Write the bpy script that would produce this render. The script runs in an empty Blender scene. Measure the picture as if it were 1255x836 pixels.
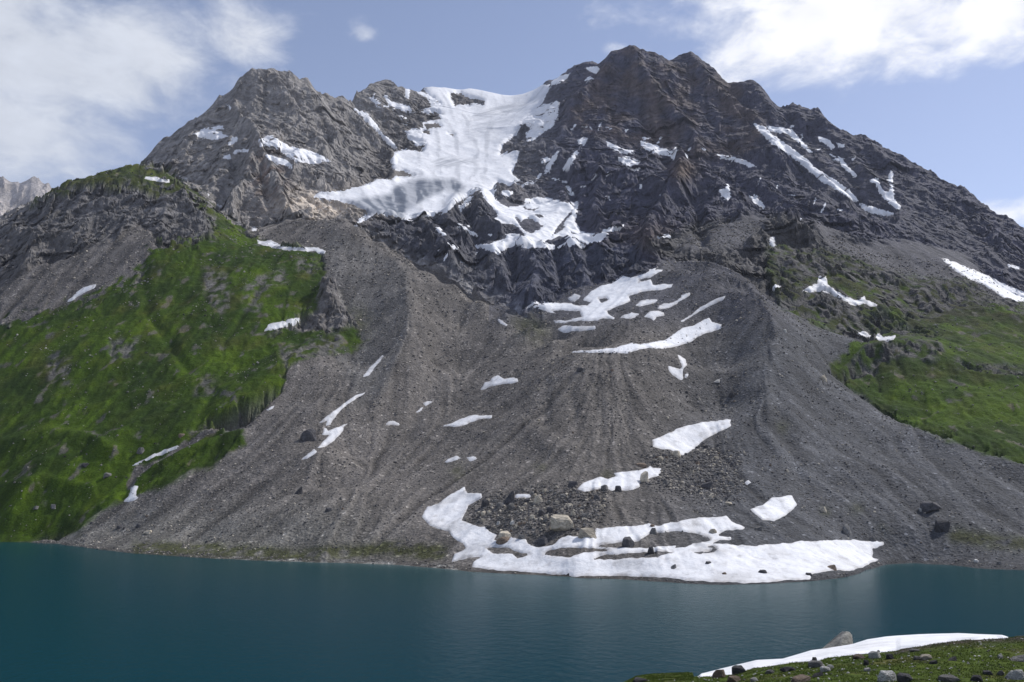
import bpy, math, random
import numpy as np
from math import radians as R

random.seed(7); rng = np.random.default_rng(11)
# ------------------------------------------------------------------ camera numbers (metres, the lake is z = 0)
F, CX, CY, EYE = 1000.0, 627.5, 418.0, 50.0
PITCH = math.atan(0.182); SP, CP = math.sin(PITCH), math.cos(PITCH)

def ray(px, py):
    """direction of sight as (x/y, z/y) slopes"""
    px = np.asarray(px, float); py = np.asarray(py, float)
    a = (px - CX) / F; v = (CY - py) / F
    yw = CP - v * SP; zw = SP + v * CP
    return a / yw, zw / yw
def pix(u, s):
    fw = CP + s * SP; up = -SP + s * CP
    return CX + F * u / fw, CY - F * up / fw
def smooth(a, b, x):
    t = np.clip((x - a) / (b - a), 0, 1); return t * t * (3 - 2 * t)

# ------------------------------------------------------------------ noise
_P = rng.permutation(1024); _P = np.concatenate([_P, _P, _P])
_A = rng.random(1024) * 2 * np.pi; _GX, _GY = np.cos(_A), np.sin(_A)
def gn(x, y, seed=0):
    x = x + seed * 17.31; y = y + seed * 9.77
    xi = np.floor(x).astype(np.int64); yi = np.floor(y).astype(np.int64)
    xf = x - xi; yf = y - yi
    sx = xf * xf * xf * (xf * (xf * 6 - 15) + 10); sy = yf * yf * yf * (yf * (yf * 6 - 15) + 10)
    def g(ix, iy, dx, dy):
        h = _P[(_P[ix & 1023] + (iy & 1023))]
        return _GX[h] * dx + _GY[h] * dy
    a = g(xi, yi, xf, yf); b = g(xi + 1, yi, xf - 1, yf)
    c = g(xi, yi + 1, xf, yf - 1); d = g(xi + 1, yi + 1, xf - 1, yf - 1)
    return ((a + sx * (b - a)) * (1 - sy) + (c + sx * (d - c)) * sy) * 1.5
def fbm(x, y, lam, octs, gain=0.5, seed=0):
    r = 0; a = 1.0; n = 0
    for k in range(octs):
        r = r + a * gn(x / lam * 2 ** k, y / lam * 2 ** k, seed + k * 3 + 1); n += a; a *= gain
    return r / n
def ridged(x, y, lam, octs, gain=0.5, seed=0):
    r = 0; a = 1.0; w = 1.0; n = 0
    for k in range(octs):
        v = 1 - np.abs(gn(x / lam * 2 ** k, y / lam * 2 ** k, seed + k * 5 + 2)) * 1.6
        v = np.clip(v, 0, 1) ** 2 * w
        w = np.clip(v * 1.6, 0.25, 1)
        r = r + a * v; n += a; a *= gain
    return r / n - 0.45

def facets(x, y, S, seed, k=0.9):
    """broken rock faces: the upper envelope of randomly tilted planes, one per cell"""
    x = (x / S).astype(np.float32); y = (y / S).astype(np.float32); xi = np.floor(x).astype(np.int64); yi = np.floor(y).astype(np.int64)
    best = np.full(x.shape, -9, np.float32); rr = np.random.default_rng(seed).random((4, 1024)).astype(np.float32)
    for a in (-1, 0, 1):
        for b in (-1, 0, 1):
            h = _P[_P[(xi + a) & 1023] + ((yi + b) & 1023)]
            dx = x - (xi + a + rr[0, h]); dy = y - (yi + b + rr[1, h])
            v = (rr[2, h] - 0.5) * 1.7 * dx + (rr[3, h] - 0.5) * 1.7 * dy - k * np.maximum(np.abs(dx), 0.8 * np.abs(dy)) + 0.35 * rr[2, h]
            best = np.maximum(best, v)
    return best.astype(float)

# ------------------------------------------------------------------ polygons
def sdf(poly, x, y, margin=30):
    """signed distance, positive inside (only worked out near the outline's box)"""
    p = np.asarray(poly, float); out = np.full(x.shape, -99.0)
    m = (x > p[:, 0].min() - margin) & (x < p[:, 0].max() + margin) & (y > p[:, 1].min() - margin) & (y < p[:, 1].max() + margin)
    X = x[m].astype(np.float32); Y = y[m].astype(np.float32); q = np.roll(p, -1, 0)
    d = np.full(X.shape, 1e12, np.float32); ins = np.zeros(X.shape, bool)
    for (x0, y0), (x1, y1) in zip(p, q):
        ex, ey = x1 - x0, y1 - y0; L = ex * ex + ey * ey + 1e-9
        t = np.clip(((X - x0) * ex + (Y - y0) * ey) / L, 0, 1)
        d = np.minimum(d, (X - x0 - t * ex) ** 2 + (Y - y0 - t * ey) ** 2)
        if y0 != y1: ins ^= ((y0 > Y) != (y1 > Y)) & (X < ex * (Y - y0) / ey + x0)
    d = np.sqrt(d); out[m] = np.where(ins, d, -d); return out
def line_d(pts, x, y):
    p = np.asarray(pts, float); d = np.full(x.shape, 1e18)
    for (x0, y0), (x1, y1) in zip(p[:-1], p[1:]):
        ex, ey = x1 - x0, y1 - y0; L = ex * ex + ey * ey + 1e-9
        t = np.clip(((x - x0) * ex + (y - y0) * ey) / L, 0, 1)
        d = np.minimum(d, (x - x0 - t * ex) ** 2 + (y - y0 - t * ey) ** 2)
    return np.sqrt(d)

# ------------------------------------------------------------------ terrain survey points: bearing/elevation and distance north
SHORE = [(-260,655),(-120,660),(0,664),(60,665),(110,672),(160,678),(250,684),(340,688),(420,690),(480,692),(545,697),(580,701),
 (640,704),(700,707),(760,710),(840,715),(880,717),(930,716),(985,713),(1030,709),(1060,701),(1080,693),(1110,690),(1170,693),(1200,697),(1255,699),(1400,706),(1560,712)]
SKY_L = [(-260,250,1500),(-120,262,1480),(0,270,1450),(30,256,1460),(60,241,1480),(85,229,1495),(110,217,1510),(140,207,1550),(165,203,1580),(180,204,1580),(200,211,1560)]
SKY_LP = [(185,186,2000),(200,175,2010),(215,164,2030),(237,153,2050),(250,141,2060),(262,131,2070),(267,119,2080),(280,119,2085),(290,108,2080),(300,97,2075),(307,87,2070),(316,86,2070),(325,87,2075),(335,88,2080),(345,87,2090),(357,87,2100),(362,93,2110),(367,101,2120),(375,97,2130),(383,107,2150),(395,114,2200),(400,119,2240),(415,119,2300),(428,121,2400),(432,120,2500)]
SKY_M = [(440,113,2560),(450,107,2620),(460,103,2650),(468,102,2680),(480,104,2700),(492,105,2720),(505,110,2740),(515,113,2760),(525,108,2800),(545,107,2830),(556,110,2850),(575,109,2870),(590,113,2890),(605,119,2900),(622,124,2920),(640,120,2920),(660,112,2900),(680,100,2860),(700,91,2820),(715,87,2790),(730,84,2740),(738,83,2700)]
SKY_R = [(742,72,2600),(748,66,2580),(760,60,2560),(768,58,2550),(778,59,2550),(787,62,2550),(797,64,2550),(803,63,2550),(812,72,2560),(822,76,2570),(832,70,2590),(846,67,2600),(855,71,2590),(865,80,2570),(880,89,2530),(893,100,2500),(905,102,2480),(922,100,2460),(935,108,2440),(945,122,2420),(955,130,2400),(963,130,2390),(972,126,2380),(985,132,2360),(996,137,2350),(1003,134,2340),(1012,146,2320),(1025,158,2300),(1040,165,2280),(1060,171,2260),(1075,175,2240),(1090,186,2215),(1107,192,2195),(1115,203,2180),(1130,213,2150),(1140,216,2140),(1155,225,2115),(1165,233,2100),(1180,240,2080),(1190,247,2060),(1203,253,2040),(1215,262,2020),(1235,273,1990),(1255,285,1960),(1320,320,1900),(1450,385,1800),(1600,430,1700)]
MOR = [(430,272,1430),(445,280,1400),(470,298,1360),(500,318,1310),(530,335,1270),(560,350,1230),(590,366,1185),(620,382,1130),(650,398,1065),(680,413,1000),(710,427,940),(740,438,890)]
MOR_R = [(840,328,1160),(870,334,1125),(890,339,1100),(908,346,1075),(925,357,1040),(936,370,1010)]
C = []
C += SKY_L + SKY_LP + SKY_M + SKY_R
C += [ # left hill
 (-250,640,900),(-250,500,1050),(-250,400,1180),(-250,320,1350),(-120,600,900),(-120,450,1090),(-120,340,1290),
 (0,640,830),(0,600,880),(0,550,945),(0,500,1010),(0,450,1080),(0,400,1160),(0,340,1270),(0,300,1360),
 (100,655,770),(100,600,850),(100,550,910),(100,500,980),(100,450,1050),(100,400,1130),(100,350,1220),(100,300,1310),(100,250,1420),
 (60,540,930),(130,535,905),(50,560,890),
 (200,640,735),(200,600,800),(200,550,880),(200,500,950),(200,450,1030),(200,400,1110),(200,350,1200),(200,300,1300),(200,250,1420),
 (300,640,680),(300,600,755),(300,550,840),(300,500,920),(300,450,1010),(300,400,1100),(300,350,1190),(300,315,1280),
 (225,228,1530),(260,258,1480),(290,282,1440),(315,298,1400),(355,302,1370),(395,308,1330),
 (300,287,1500),(340,274,1530),
 # moraine, left half
 (400,640,640),(400,600,710),(400,550,790),(400,500,892),(400,450,990),(400,400,1098),(350,450,1000),(350,485,935),(345,400,1100),(400,350,1220),(395,318,1290),
 (370,269,1500),(405,269,1470),(430,272,1430),(445,280,1400),(470,298,1360),(500,318,1310),(530,335,1270),(560,350,1230),(590,366,1185),(620,382,1130),(650,398,1065),(680,413,1000),(710,427,940),(740,438,890),(770,444,870),(800,448,860),(840,446,880),
 (485,335,1225),(500,360,1160),(502,385,1110),(500,410,1060),(492,440,1000),(475,480,940),(455,515,890),(430,560,820),(410,600,745),
 (455,400,1125),(440,450,1030),(455,330,1275),
 (560,400,1150),(560,450,1040),(560,500,925),(560,550,808),(560,600,690),(560,640,620),
 (620,430,1035),(620,500,870),
 (700,450,870),(700,500,790),(700,550,710),(700,600,630),(700,640,570),(700,665,535),(700,690,500),
 (800,500,780),(800,550,700),(800,600,620),(800,650,550),(800,690,490),(900,690,490),(900,660,540),(500,660,600),(400,670,600),
 (250,665,680),(150,655,760),
 # inner trough
 (700,400,1040),(700,385,1100),(650,376,1160),(690,370,1170),(760,400,1000),(760,370,1100),(800,420,940),(800,385,1030),(820,350,1130),(790,335,1180),(815,325,1200),(760,350,1180),
 # moraine, right half
 (840,328,1160),(870,334,1125),(890,339,1100),(908,346,1075),(925,357,1040),(936,370,1010),(946,385,975),(951,400,945),(948,425,905),(942,450,865),(935,475,830),(940,500,790),(948,550,720),(960,600,640),(980,650,565),
 (880,400,1015),(850,450,940),(850,500,835),(850,550,730),(860,600,640),(900,370,1085),(895,450,930),(890,500,842),
 (1000,450,915),(1000,500,830),(1000,550,740),(1000,600,660),(1000,420,965),(970,392,1000),
 (1100,550,760),(1100,600,670),(1100,640,615),(1200,600,660),(1200,650,600),(1255,600,680),(1255,640,620),(1400,620,700),(1400,580,760),
 # right green slopes
 (1255,575,710),(1160,548,765),(1100,512,840),(1060,488,890),(1030,458,950),(1255,500,830),(1255,455,920),(1200,520,800),(1200,470,900),(1150,480,880),(1100,460,930),
 (1060,425,985),(1100,421,990),(1140,423,990),(1170,432,975),(1060,412,1070),(1000,395,1080),(1100,412,1060),(1130,400,1110),(1200,420,1060),(1255,425,1050),(1200,385,1180),(1255,380,1190),(1400,480,950),(1400,420,1150),
 (1130,352,1270),(1150,347,1290),(1175,349,1290),(1190,355,1280),(1170,375,1230),(1130,378,1200),(1070,378,1170),(1020,345,1240),(1020,325,1290),(1060,325,1360),(1100,342,1330),
 (950,300,1400),(985,290,1450),(1000,297,1430),(930,262,1540),(960,268,1530),(900,270,1520),(945,330,1240),(900,322,1230),(880,300,1330),(860,285,1430),(820,312,1290),(870,318,1250),(960,350,1180),
 (1225,365,1300),(1100,328,1450),(1160,345,1420),(1200,362,1400),(1155,318,1500),(1205,345,1440),(1255,369,1390),(1060,305,1500),(1000,270,1600),
 # right mountain
 (1000,240,1750),(1050,280,1640),(1100,262,1800),(1100,295,1650),(1200,310,1650),(1255,345,1560),(1150,270,1850),(1200,290,1800),
 (925,152,2270),(950,172,2200),(980,200,2110),(1010,222,2040),(1040,240,1980),(1070,255,1910),(1095,263,1860),
 (925,210,2050),(960,230,1940),(1000,265,1700),(930,230,1950),(1060,210,2060),(1040,190,2150),(1090,220,2040),(1130,240,1980),(990,160,2250),(940,140,2320),
 (720,160,2310),(750,172,2270),(780,184,2230),(815,186,2230),(840,192,2200),(870,190,2200),(900,198,2180),
 (700,125,2450),(725,110,2520),(745,100,2500),(760,100,2480),(800,100,2440),(760,140,2390),(800,140,2370),(850,110,2480),(850,150,2330),(890,150,2340),(900,125,2400),
 (665,150,2450),(690,150,2380),(650,175,2300),(640,200,2230),(700,200,2120),(760,205,2100),(700,240,1950),(650,230,2050),(640,215,2120),
 (720,215,2030),(760,215,2030),(800,215,2040),(880,215,2040),
 (735,222,1980),(745,225,1900),(790,232,1900),(745,270,1760),(790,270,1730),(735,290,1690),
 (818,212,1900),(832,199,1850),(845,205,1860),(858,222,1850),(835,240,1760),(870,248,1780),(890,262,1680),(810,270,1620),(850,270,1620),(800,300,1450),(770,300,1500),
 # headwall and snow basins
 (700,290,1660),(670,280,1700),(650,300,1590),(690,302,1560),(720,305,1550),(610,308,1500),(640,265,1780),(690,252,1840),(620,245,1900),
 (600,318,1430),(650,318,1460),(700,315,1470),(700,330,1380),(640,345,1280),(640,362,1210),(690,355,1230),(740,340,1260),(570,335,1320),(590,350,1260),(520,308,1420),(540,290,1520),(500,290,1500),(570,265,1680),(560,290,1560),(600,285,1600),
 (480,280,1540),(450,270,1600),(430,262,1640),(400,260,1620),(350,268,1580),(320,274,1590),
 (500,262,1740),(540,250,1820),(575,243,1870),(470,262,1700),(440,248,1730),
 (420,240,1770),(395,243,1720),(600,235,1960),(480,240,1840),
 # glacier
 (560,215,2080),(500,222,1980),(600,215,2100),(500,200,2120),(560,195,2220),(600,180,2340),(620,165,2440),(560,165,2430),(540,180,2300),(580,140,2650),(620,140,2700),(650,128,2760),(560,125,2780),(530,140,2620),
 (480,150,2450),(470,180,2280),(450,140,2480),(500,125,2650),(510,170,2330),(440,135,2480),(455,160,2330),(480,185,2230),
 # left peak
 (300,230,1680),(320,270,1600),(250,215,1800),(215,200,1850),(240,170,1920),(260,162,1930),(285,190,1820),(310,200,1760),(335,190,1800),(325,215,1700),(330,240,1640),(350,215,1760),(355,235,1700),
 (320,175,1860),(350,180,1850),(400,197,1850),(380,190,1860),(400,180,1930),(420,185,1950),(300,150,1950),(320,130,2000),(350,120,2040),(350,150,1960),(380,140,2050),(400,150,2080),(430,160,2150),
 (455,195,2080),(475,205,2080),(482,215,2050),(478,220,2020),(450,222,1900),(410,215,1830),(400,235,1750),(375,250,1660),(300,255,1620),(270,245,1680)]
# ------------------------------------------------------------------ sampling lattice of the ground (bearing u = x/y against distance y)
Yr = np.concatenate([np.arange(360, 1200, 2.2), np.arange(1200, 2650, 1.9), np.arange(2650, 3150, 4.0)])
Uc = np.concatenate([np.linspace(-1.0, -0.725, 40, endpoint=False), np.linspace(-0.725, 0.725, 1060), np.linspace(0.725, 1.0, 41)[1:]])
nr, nc = len(Yr), len(Uc)
UU, YY = np.meshgrid(Uc, Yr); XX = UU * YY

def shore_y(px):
    s = np.asarray(SHORE, float); return np.interp(px, s[:, 0], s[:, 1])
pts = []
c = np.asarray(C, float); u, s = ray(c[:, 0], c[:, 1])
pts.append(np.stack([u * c[:, 2], c[:, 2], EYE + s * c[:, 2]], 1))
sk = np.asarray(SKY_L + SKY_LP + SKY_M + SKY_R, float); u, s = ray(sk[:, 0], sk[:, 1])
for dy, dz in ((90, -70), (260, -170)):                          # far flanks fall away behind the crests
    sel = slice(None, None, 2)
    yy = sk[sel, 2] + dy
    pts.append(np.stack([u[sel] * sk[sel, 2] * (yy / sk[sel, 2]), yy, EYE + s[sel] * sk[sel, 2] + dz], 1)[(sk[sel, 2] > 1590)])
for arr, dy, dz in ((MOR[:-1], 34, -16), (MOR_R, 30, -12)):                # the ground drops into a trough behind the moraine crests
    m_ = np.asarray(arr, float); u, s = ray(m_[:, 0], m_[:, 1])
    pts.append(np.stack([u * m_[:, 2], m_[:, 2] + dy, EYE + s * m_[:, 2] + dz], 1))
hl = np.asarray(SKY_L[:8] , float); u, s = ray(hl[:, 0], hl[:, 1])
pts.append(np.stack([u * (hl[:, 2] + 200), hl[:, 2] + 200, EYE + s * hl[:, 2] - 90], 1))
pts.append(np.stack([u * (hl[:, 2] + 1000), hl[:, 2] + 1000, EYE + s * hl[:, 2] - 350], 1))
sh = np.asarray(SHORE, float)
spx = np.arange(-260, 1560, 14.0); u, s = ray(spx, np.interp(spx, sh[:, 0], sh[:, 1])); ys = -EYE / s
pts.append(np.stack([u * ys, ys, 0 * ys], 1))
for dy, z in ((14, -1.2), (45, -5), (110, -14)):
    pts.append(np.stack([u * (ys - dy), ys - dy, 0 * ys + z], 1)[::3])
pts.append(np.stack([u * (ys + 10), ys + 10, 0 * ys + 1.3], 1)[::3])
pts.append(np.array([(x, 330.0, -20.0) for x in np.linspace(-400, 400, 12)]))
PT = np.concatenate(pts)
_, keep = np.unique(np.round(PT[:, :2] / 4), axis=0, return_index=True); PT = PT[np.sort(keep)]

def rbf_fit(P, val):
    d = np.sqrt(((P[:, None, :2] - P[None, :, :2]) ** 2).sum(-1) + 16.0)
    n = len(P); A = np.zeros((n + 3, n + 3)); A[:n, :n] = -d + np.eye(n) * -2.0 * 0
    A[:n, n] = 1; A[:n, n + 1:] = P[:, :2] / 1000; A[n, :n] = 1; A[n + 1:, :n] = (P[:, :2] / 1000).T
    return np.linalg.solve(A, np.concatenate([val, np.zeros(3)]))
def rbf_eval(P, w, X, Y):
    out = np.empty(X.size); xf = X.ravel(); yf = Y.ravel(); n = len(P)
    P = P.astype(np.float32); xf = xf.astype(np.float32); yf = yf.astype(np.float32)
    for i in range(0, X.size, 2000):
        i8 = slice(i, i + 2000); dx = xf[i8, None] - P[None, :, 0]; dy = yf[i8, None] - P[None, :, 1]; dx *= dx; dy *= dy; dx += dy; dx += 16.0
        d = np.sqrt(dx, out=dx)
        out[i8] = -(d @ w[:n]) + w[n] + w[n + 1] * xf[i8] / 1000 + w[n + 2] * yf[i8] / 1000
    return out.reshape(X.shape)
STEP = 6
ri = np.unique(np.append(np.arange(0, nr, STEP), nr - 1)); ci = np.unique(np.append(np.arange(0, nc, STEP), nc - 1))
def upsample(G):
    t = np.empty((nr, len(ci)))
    ar = np.arange(nr)
    for k in range(len(ci)): t[:, k] = np.interp(ar, ri, G[:, k])
    o = np.empty((nr, nc)); ac = np.arange(nc)
    for k in range(nr): o[k] = np.interp(ac, ci, t[k])
    return o
def rbf_surface(val):
    w = rbf_fit(PT, val)
    return upsample(rbf_eval(PT, w, XX[np.ix_(ri, ci)], YY[np.ix_(ri, ci)]))
def sample(G, X, Y):
    """bilinear value of a lattice array at world points"""
    fi = np.interp(Y, Yr, np.arange(nr)); fj = np.interp(X / Y, Uc, np.arange(nc))
    i = np.clip(fi.astype(int), 0, nr - 2); j = np.clip(fj.astype(int), 0, nc - 2); a = fi - i; b = fj - j
    return (G[i, j] * (1 - a) + G[i + 1, j] * a) * (1 - b) + (G[i, j + 1] * (1 - a) + G[i + 1, j + 1] * a) * b
def blur(G, n):
    for _ in range(n):
        G = np.pad(G, 1, mode='edge')
        G = (G[:-2] + 2 * G[1:-1] + G[2:]) / 4; G = (G[:, :-2] + 2 * G[:, 1:-1] + G[:, 2:]) / 4
    return G

Z0 = rbf_surface(PT[:, 2])
PX, PY = pix(UU, (Z0 - EYE) / YY)

# ------------------------------------------------------------------ what the ground is made of (regions, warped by noise)
wx = PX + 7 * fbm(XX, YY, 40, 4, seed=40) + 2.5 * fbm(XX, YY, 9, 3, seed=44)
wy = PY + 5 * fbm(XX, YY, 40, 4, seed=50) + 2.0 * fbm(XX, YY, 9, 3, seed=54)
GRASS_L = [(-400,700),(-400,420),(-60,418),(0,398),(60,378),(120,362),(168,340),(180,318),(200,308),(235,303),(262,292),(262,270),(235,240),(205,228),(150,224),(110,230),(70,243),(40,255),(110,212),(165,198),(205,208),(262,256),(300,285),(335,300),(395,311),(399,345),(388,378),(345,398),(330,408),(380,403),(440,402),(446,420),(425,432),(380,440),(352,455),(345,480),(310,498),(270,512),(230,532),(300,528),(299,545),(255,572),(200,600),(165,608),(120,632),(98,652),(60,662),(0,668)]
GRASS_R = [(950,300),(1010,304),(1060,322),(1110,338),(1150,342),(1190,345),(1225,372),(1255,366),(1500,420),(1500,640),(1255,577),(1160,550),(1100,517),(1060,492),(1015,452),(1050,420),(1075,412),(1040,405),(1000,398),(960,380),(940,330),(938,302)]
CREST = [(-400,640),(0,664),(70,664),(150,610),(230,530),(300,528),(345,482),(352,455),(440,400),(398,345),(395,311),(315,296),(300,283),(345,271),(370,268),(405,269),(430,271),(445,279),(470,297),(500,317),(530,334),(560,349),(590,365),(620,381),(650,392),(660,396),(690,366),(770,345),(815,322),(835,325),(870,332),(890,338),(908,344),(925,355),(936,368),(960,378),(1000,398),(1058,414),(1015,455),(1060,492),(1100,516),(1160,550),(1255,577),(1500,640),(1500,900),(-400,900)]
fz = 9 * fbm(XX, YY, 16, 4, seed=58)
grassL = smooth(-4, 4, sdf(GRASS_L, wx, wy) + fz * smooth(640, 560, PY) * (1 + 1.4 * smooth(430, 390, PY) * smooth(330, 250, PX))); grassR = smooth(-4, 4, sdf(GRASS_R, wx, wy) + fz)
scree = smooth(-1.5, 1.5, sdf(CREST, PX, PY)) * (1 - grassL) * (1 - grassR)
SCREE2 = [[(1050,300),(1110,300),(1180,312),(1215,345),(1270,375),(1225,380),(1190,362),(1150,345),(1110,342),(1060,322),(1000,290),(1000,275)],
          [(830,305),(850,285),(900,272),(925,262),(940,268),(915,300),(880,305),(840,312)],
          [(640,396),(700,360),(780,340),(820,320),(830,330),(900,360),(860,420),(780,440),(700,430)],
          [(0,400),(0,350),(60,325),(130,300),(175,270),(190,300),(170,340),(120,362),(60,378)],
          [(930,155),(1000,170),(1120,230),(1180,275),(1255,330),(1255,350),(1150,300),(1080,275),(1000,250)]]
for k, p in enumerate(SCREE2):
    scree = np.maximum(scree, smooth(-7, 4, sdf(p, wx, wy)) * (0.3 if k == 4 else 0.9))
near_shore = smooth(26, 4, YY - sample(np.tile(ys.mean(), (nr, nc)), XX, YY)) * 0
GLAC = [(515,105),(535,104),(556,103),(575,102),(600,106),(622,114),(640,112),(662,103),(676,104),(662,130),(650,142),(640,152),(634,164),(616,178),(613,190),(628,183),(637,185),(633,200),(628,213),(640,223),(625,228),(612,224),(603,233),(606,244),(592,240),(588,232),(575,240),(560,250),(545,262),(520,266),(500,268),(480,265),(452,266),(448,258),(430,250),(405,246),(384,242),(390,236),(420,234),(450,226),(462,219),(479,220),(484,214),(478,196),(484,186),(500,183),(517,186),(521,176),(500,166),(496,160),(520,157),(516,150),(540,146),(536,138),(517,134),(540,128),(528,120)]
glac = smooth(-3, 5, sdf(GLAC, PX, PY)); HOLE0 = [(400+a/2.986, 40+b/2.986) for a, b in ((452,222),(490,218),(520,234),(582,248),(576,270),(540,262),(520,270),(490,266),(468,276))]
glac = glac * (1 - smooth(-3, 2, sdf(HOLE0, PX, PY)))
bigsnow = [[(592,240),(625,243),(650,243),(680,241),(705,250),(700,270),(700,286),(740,284),(757,278),(735,297),(715,304),(690,302),(650,300),(610,308),(590,305),(640,286),(600,258)]]
for p in bigsnow: glac = np.maximum(glac, 0.75 * smooth(-4, 6, sdf(p, PX, PY)))
grass = np.clip(grassL + grassR, 0, 1)
rock = np.clip(1 - grass - scree, 0, 1) * (1 - 0.85 * glac)
gul = np.exp(-(line_d([(160,592),(168,572),(200,560),(225,545),(262,530),(310,512),(345,492)], wx, wy) / 4.0) ** 2); scree = np.maximum(scree, smooth(0.3, 0.7, gul)); grass = grass * (1 - smooth(0.3, 0.7, gul))
# bare rock in the grass, cliff bands
OUTCROP = [[(250,330),(278,335),(280,380),(268,385),(250,362)],[(300,345),(345,332),(352,350),(320,360),(318,385),(300,380)],[(60,440),(85,440),(85,470),(60,468)],[(135,415),(172,412),(160,440),(135,442)],[(240,462),(270,470),(262,485),(240,482)],[(340,428),(415,408),(430,428),(395,438),(350,455)],[(222,258),(258,268),(264,296),(240,290)],[(365,318),(390,322),(385,340),(365,338)],
           [(1036,455),(1062,428),(1110,419),(1140,421),(1158,428),(1150,442),(1100,438),(1062,462),(1035,464)],[(1120,355),(1145,347),(1180,349),(1185,372),(1150,385),(1125,378)],[(955,352),(1000,352),(1060,378),(1110,388),(1110,402),(1040,402),(1000,392),(965,380)],[(940,300),(1000,298),(1070,322),(1120,345),(1060,350),(1010,336),(950,332)],[(1170,440),(1255,445),(1255,462),(1180,452)],[(1020,395),(1120,400),(1160,412),(1060,415)],[(1225,365),(1290,375),(1290,392),(1230,380)],[(938,300),(1000,300),(1060,330),(1000,345),(1080,378),(1040,392),(960,378)],[(1060,330),(1120,345),(1190,348),(1240,372),(1180,380),(1120,388),(1070,372)]]
patch = smooth(-0.25, 0.2, fbm(XX, YY, 14, 3, seed=70)); rrel = rock.copy()
for k, p in enumerate(OUTCROP):
    m = smooth(-5, 4, sdf(p, wx, wy)) * (0.85 if k < 8 else 0.95)
    rock = np.maximum(rock, m * patch); rrel = np.maximum(rrel, m * patch * (0.22 if k < 8 else 0.5)); grass = grass * (1 - m * patch)

_sk = np.array(sorted(SKY_LP + SKY_M + SKY_R)); skyd = PY - np.interp(PX, _sk[:, 0], _sk[:, 1]); damp = 0.4 + 0.6 * smooth(2, 18, skyd); teeth = smooth(16, 3, skyd) * (0.35 + 0.65 * smooth(900, 1000, PX)) * rock
# ------------------------------------------------------------------ relief: noise fields, then the surface is pulled through the survey points
crag = (0.5 + 0.5 * damp) * 46 * ridged(XX, YY, 230, 2, seed=1) + damp * 20 * ridged(XX, YY, 80, 2, seed=2)
mound = 7 * fbm(XX, YY, 140, 2, seed=9) + 4 * fbm(XX, YY, 60, 2, seed=10)
sl0 = np.abs(np.gradient(Z0, axis=0) / np.gradient(Yr)[:, None]); wallk = 1 - 0.6 * smooth(0.75, 1.5, blur(sl0, 6)); crag = crag * wallk
N = crag * rrel * (1 - 0.6 * scree) + mound * np.clip(blur(grass + 0.5 * scree, 14), 0, 1) * smooth(0, 25, Z0)
Z = N + rbf_surface(PT[:, 2] - sample(N, PT[:, 0], PT[:, 1]))
fine = 7.0 * ridged(XX, YY, 36, 3, 0.55, seed=3) + 2.6 * ridged(XX, YY, 8.5, 2, seed=4)
Z += fine * rrel * damp * wallk + teeth * 9 * ridged(XX, YY, 30, 3, 0.6, seed=17)
grassB = blur(grass, 6)
Z += grassB * smooth(0, 12, Z) * (3.6 * fbm(XX, YY, 28, 3, seed=12) + 1.5 * ridged(XX, YY, 17, 2, seed=16) + 1.2 * fbm(XX, YY, 8, 2, seed=13))
Z += scree * smooth(0, 8, Z) * (1.3 * fbm(XX, YY, 30, 3, seed=14) + 0.55 * fbm(XX, YY, 6.5, 2, seed=15))

# runnels: noise dragged down the fall line
def runnels(Zs, grain, steps, seed, k=1.3):
    S = 2; z = blur(Zs, 4)[::S, ::S]; yr = Yr[::S]; uc = Uc[::S]
    zY, zU = np.gradient(z, yr, uc); Yg = yr[:, None]
    zx = zU / Yg; zy = zY - uc[None, :] * zU / Yg
    dY = -zy; dU = (-zx - uc[None, :] * dY) / Yg
    di = dY / np.gradient(yr)[:, None]; dj = dU / np.gradient(uc)[None, :]
    L = np.sqrt(di ** 2 + dj ** 2) + 1e-6; di = di / L * k; dj = dj / L * k
    base = np.random.default_rng(seed).standard_normal(z.shape)
    base = blur(base, grain); base /= base.std()
    h, w = z.shape; I, J = np.meshgrid(np.arange(h), np.arange(w), indexing='ij')
    def bil(G, i, j):
        a0 = np.clip(i.astype(int), 0, h - 2); b0 = np.clip(j.astype(int), 0, w - 2); a = np.clip(i - a0, 0, 1); b = np.clip(j - b0, 0, 1)
        return (G[a0, b0] * (1 - a) + G[a0 + 1, b0] * a) * (1 - b) + (G[a0, b0 + 1] * (1 - a) + G[a0 + 1, b0 + 1] * a) * b
    acc = base.copy(); n = 1
    for sg in (1, -1):
        i = I.astype(float); j = J.astype(float)
        for _ in range(steps):
            a = bil(di, i, j); b = bil(dj, i, j)
            i = np.clip(i + sg * a, 0, h - 1); j = np.clip(j + sg * b, 0, w - 1)
            acc += bil(base, i, j); n += 1
    acc -= blur(acc, 12); acc /= acc.std()
    t = np.empty((nr, w)); 
    for k2 in range(w): t[:, k2] = np.interp(np.arange(nr), np.arange(0, nr, S)[:h], acc[:, k2])
    o = np.empty((nr, nc))
    for k2 in range(nr): o[k2] = np.interp(np.arange(nc), np.arange(0, nc, S)[:w], t[k2])
    return o
run1 = runnels(Z, 1, 26, 5); run2 = runnels(Z, 5, 34, 6)
g1 = np.clip(run1, -2.5, 2.5); g2 = np.clip(run2, -2.5, 2.5)
wet = smooth(2, 14, Z)
Z += scree * wet * (0.36 * g1 + 0.40 * g2) + rrel * damp * wallk * (1.2 * g1 + 2.6 * -np.abs(g2)) + grass * wet * (0.35 * g1 + 0.6 * g2)
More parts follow.
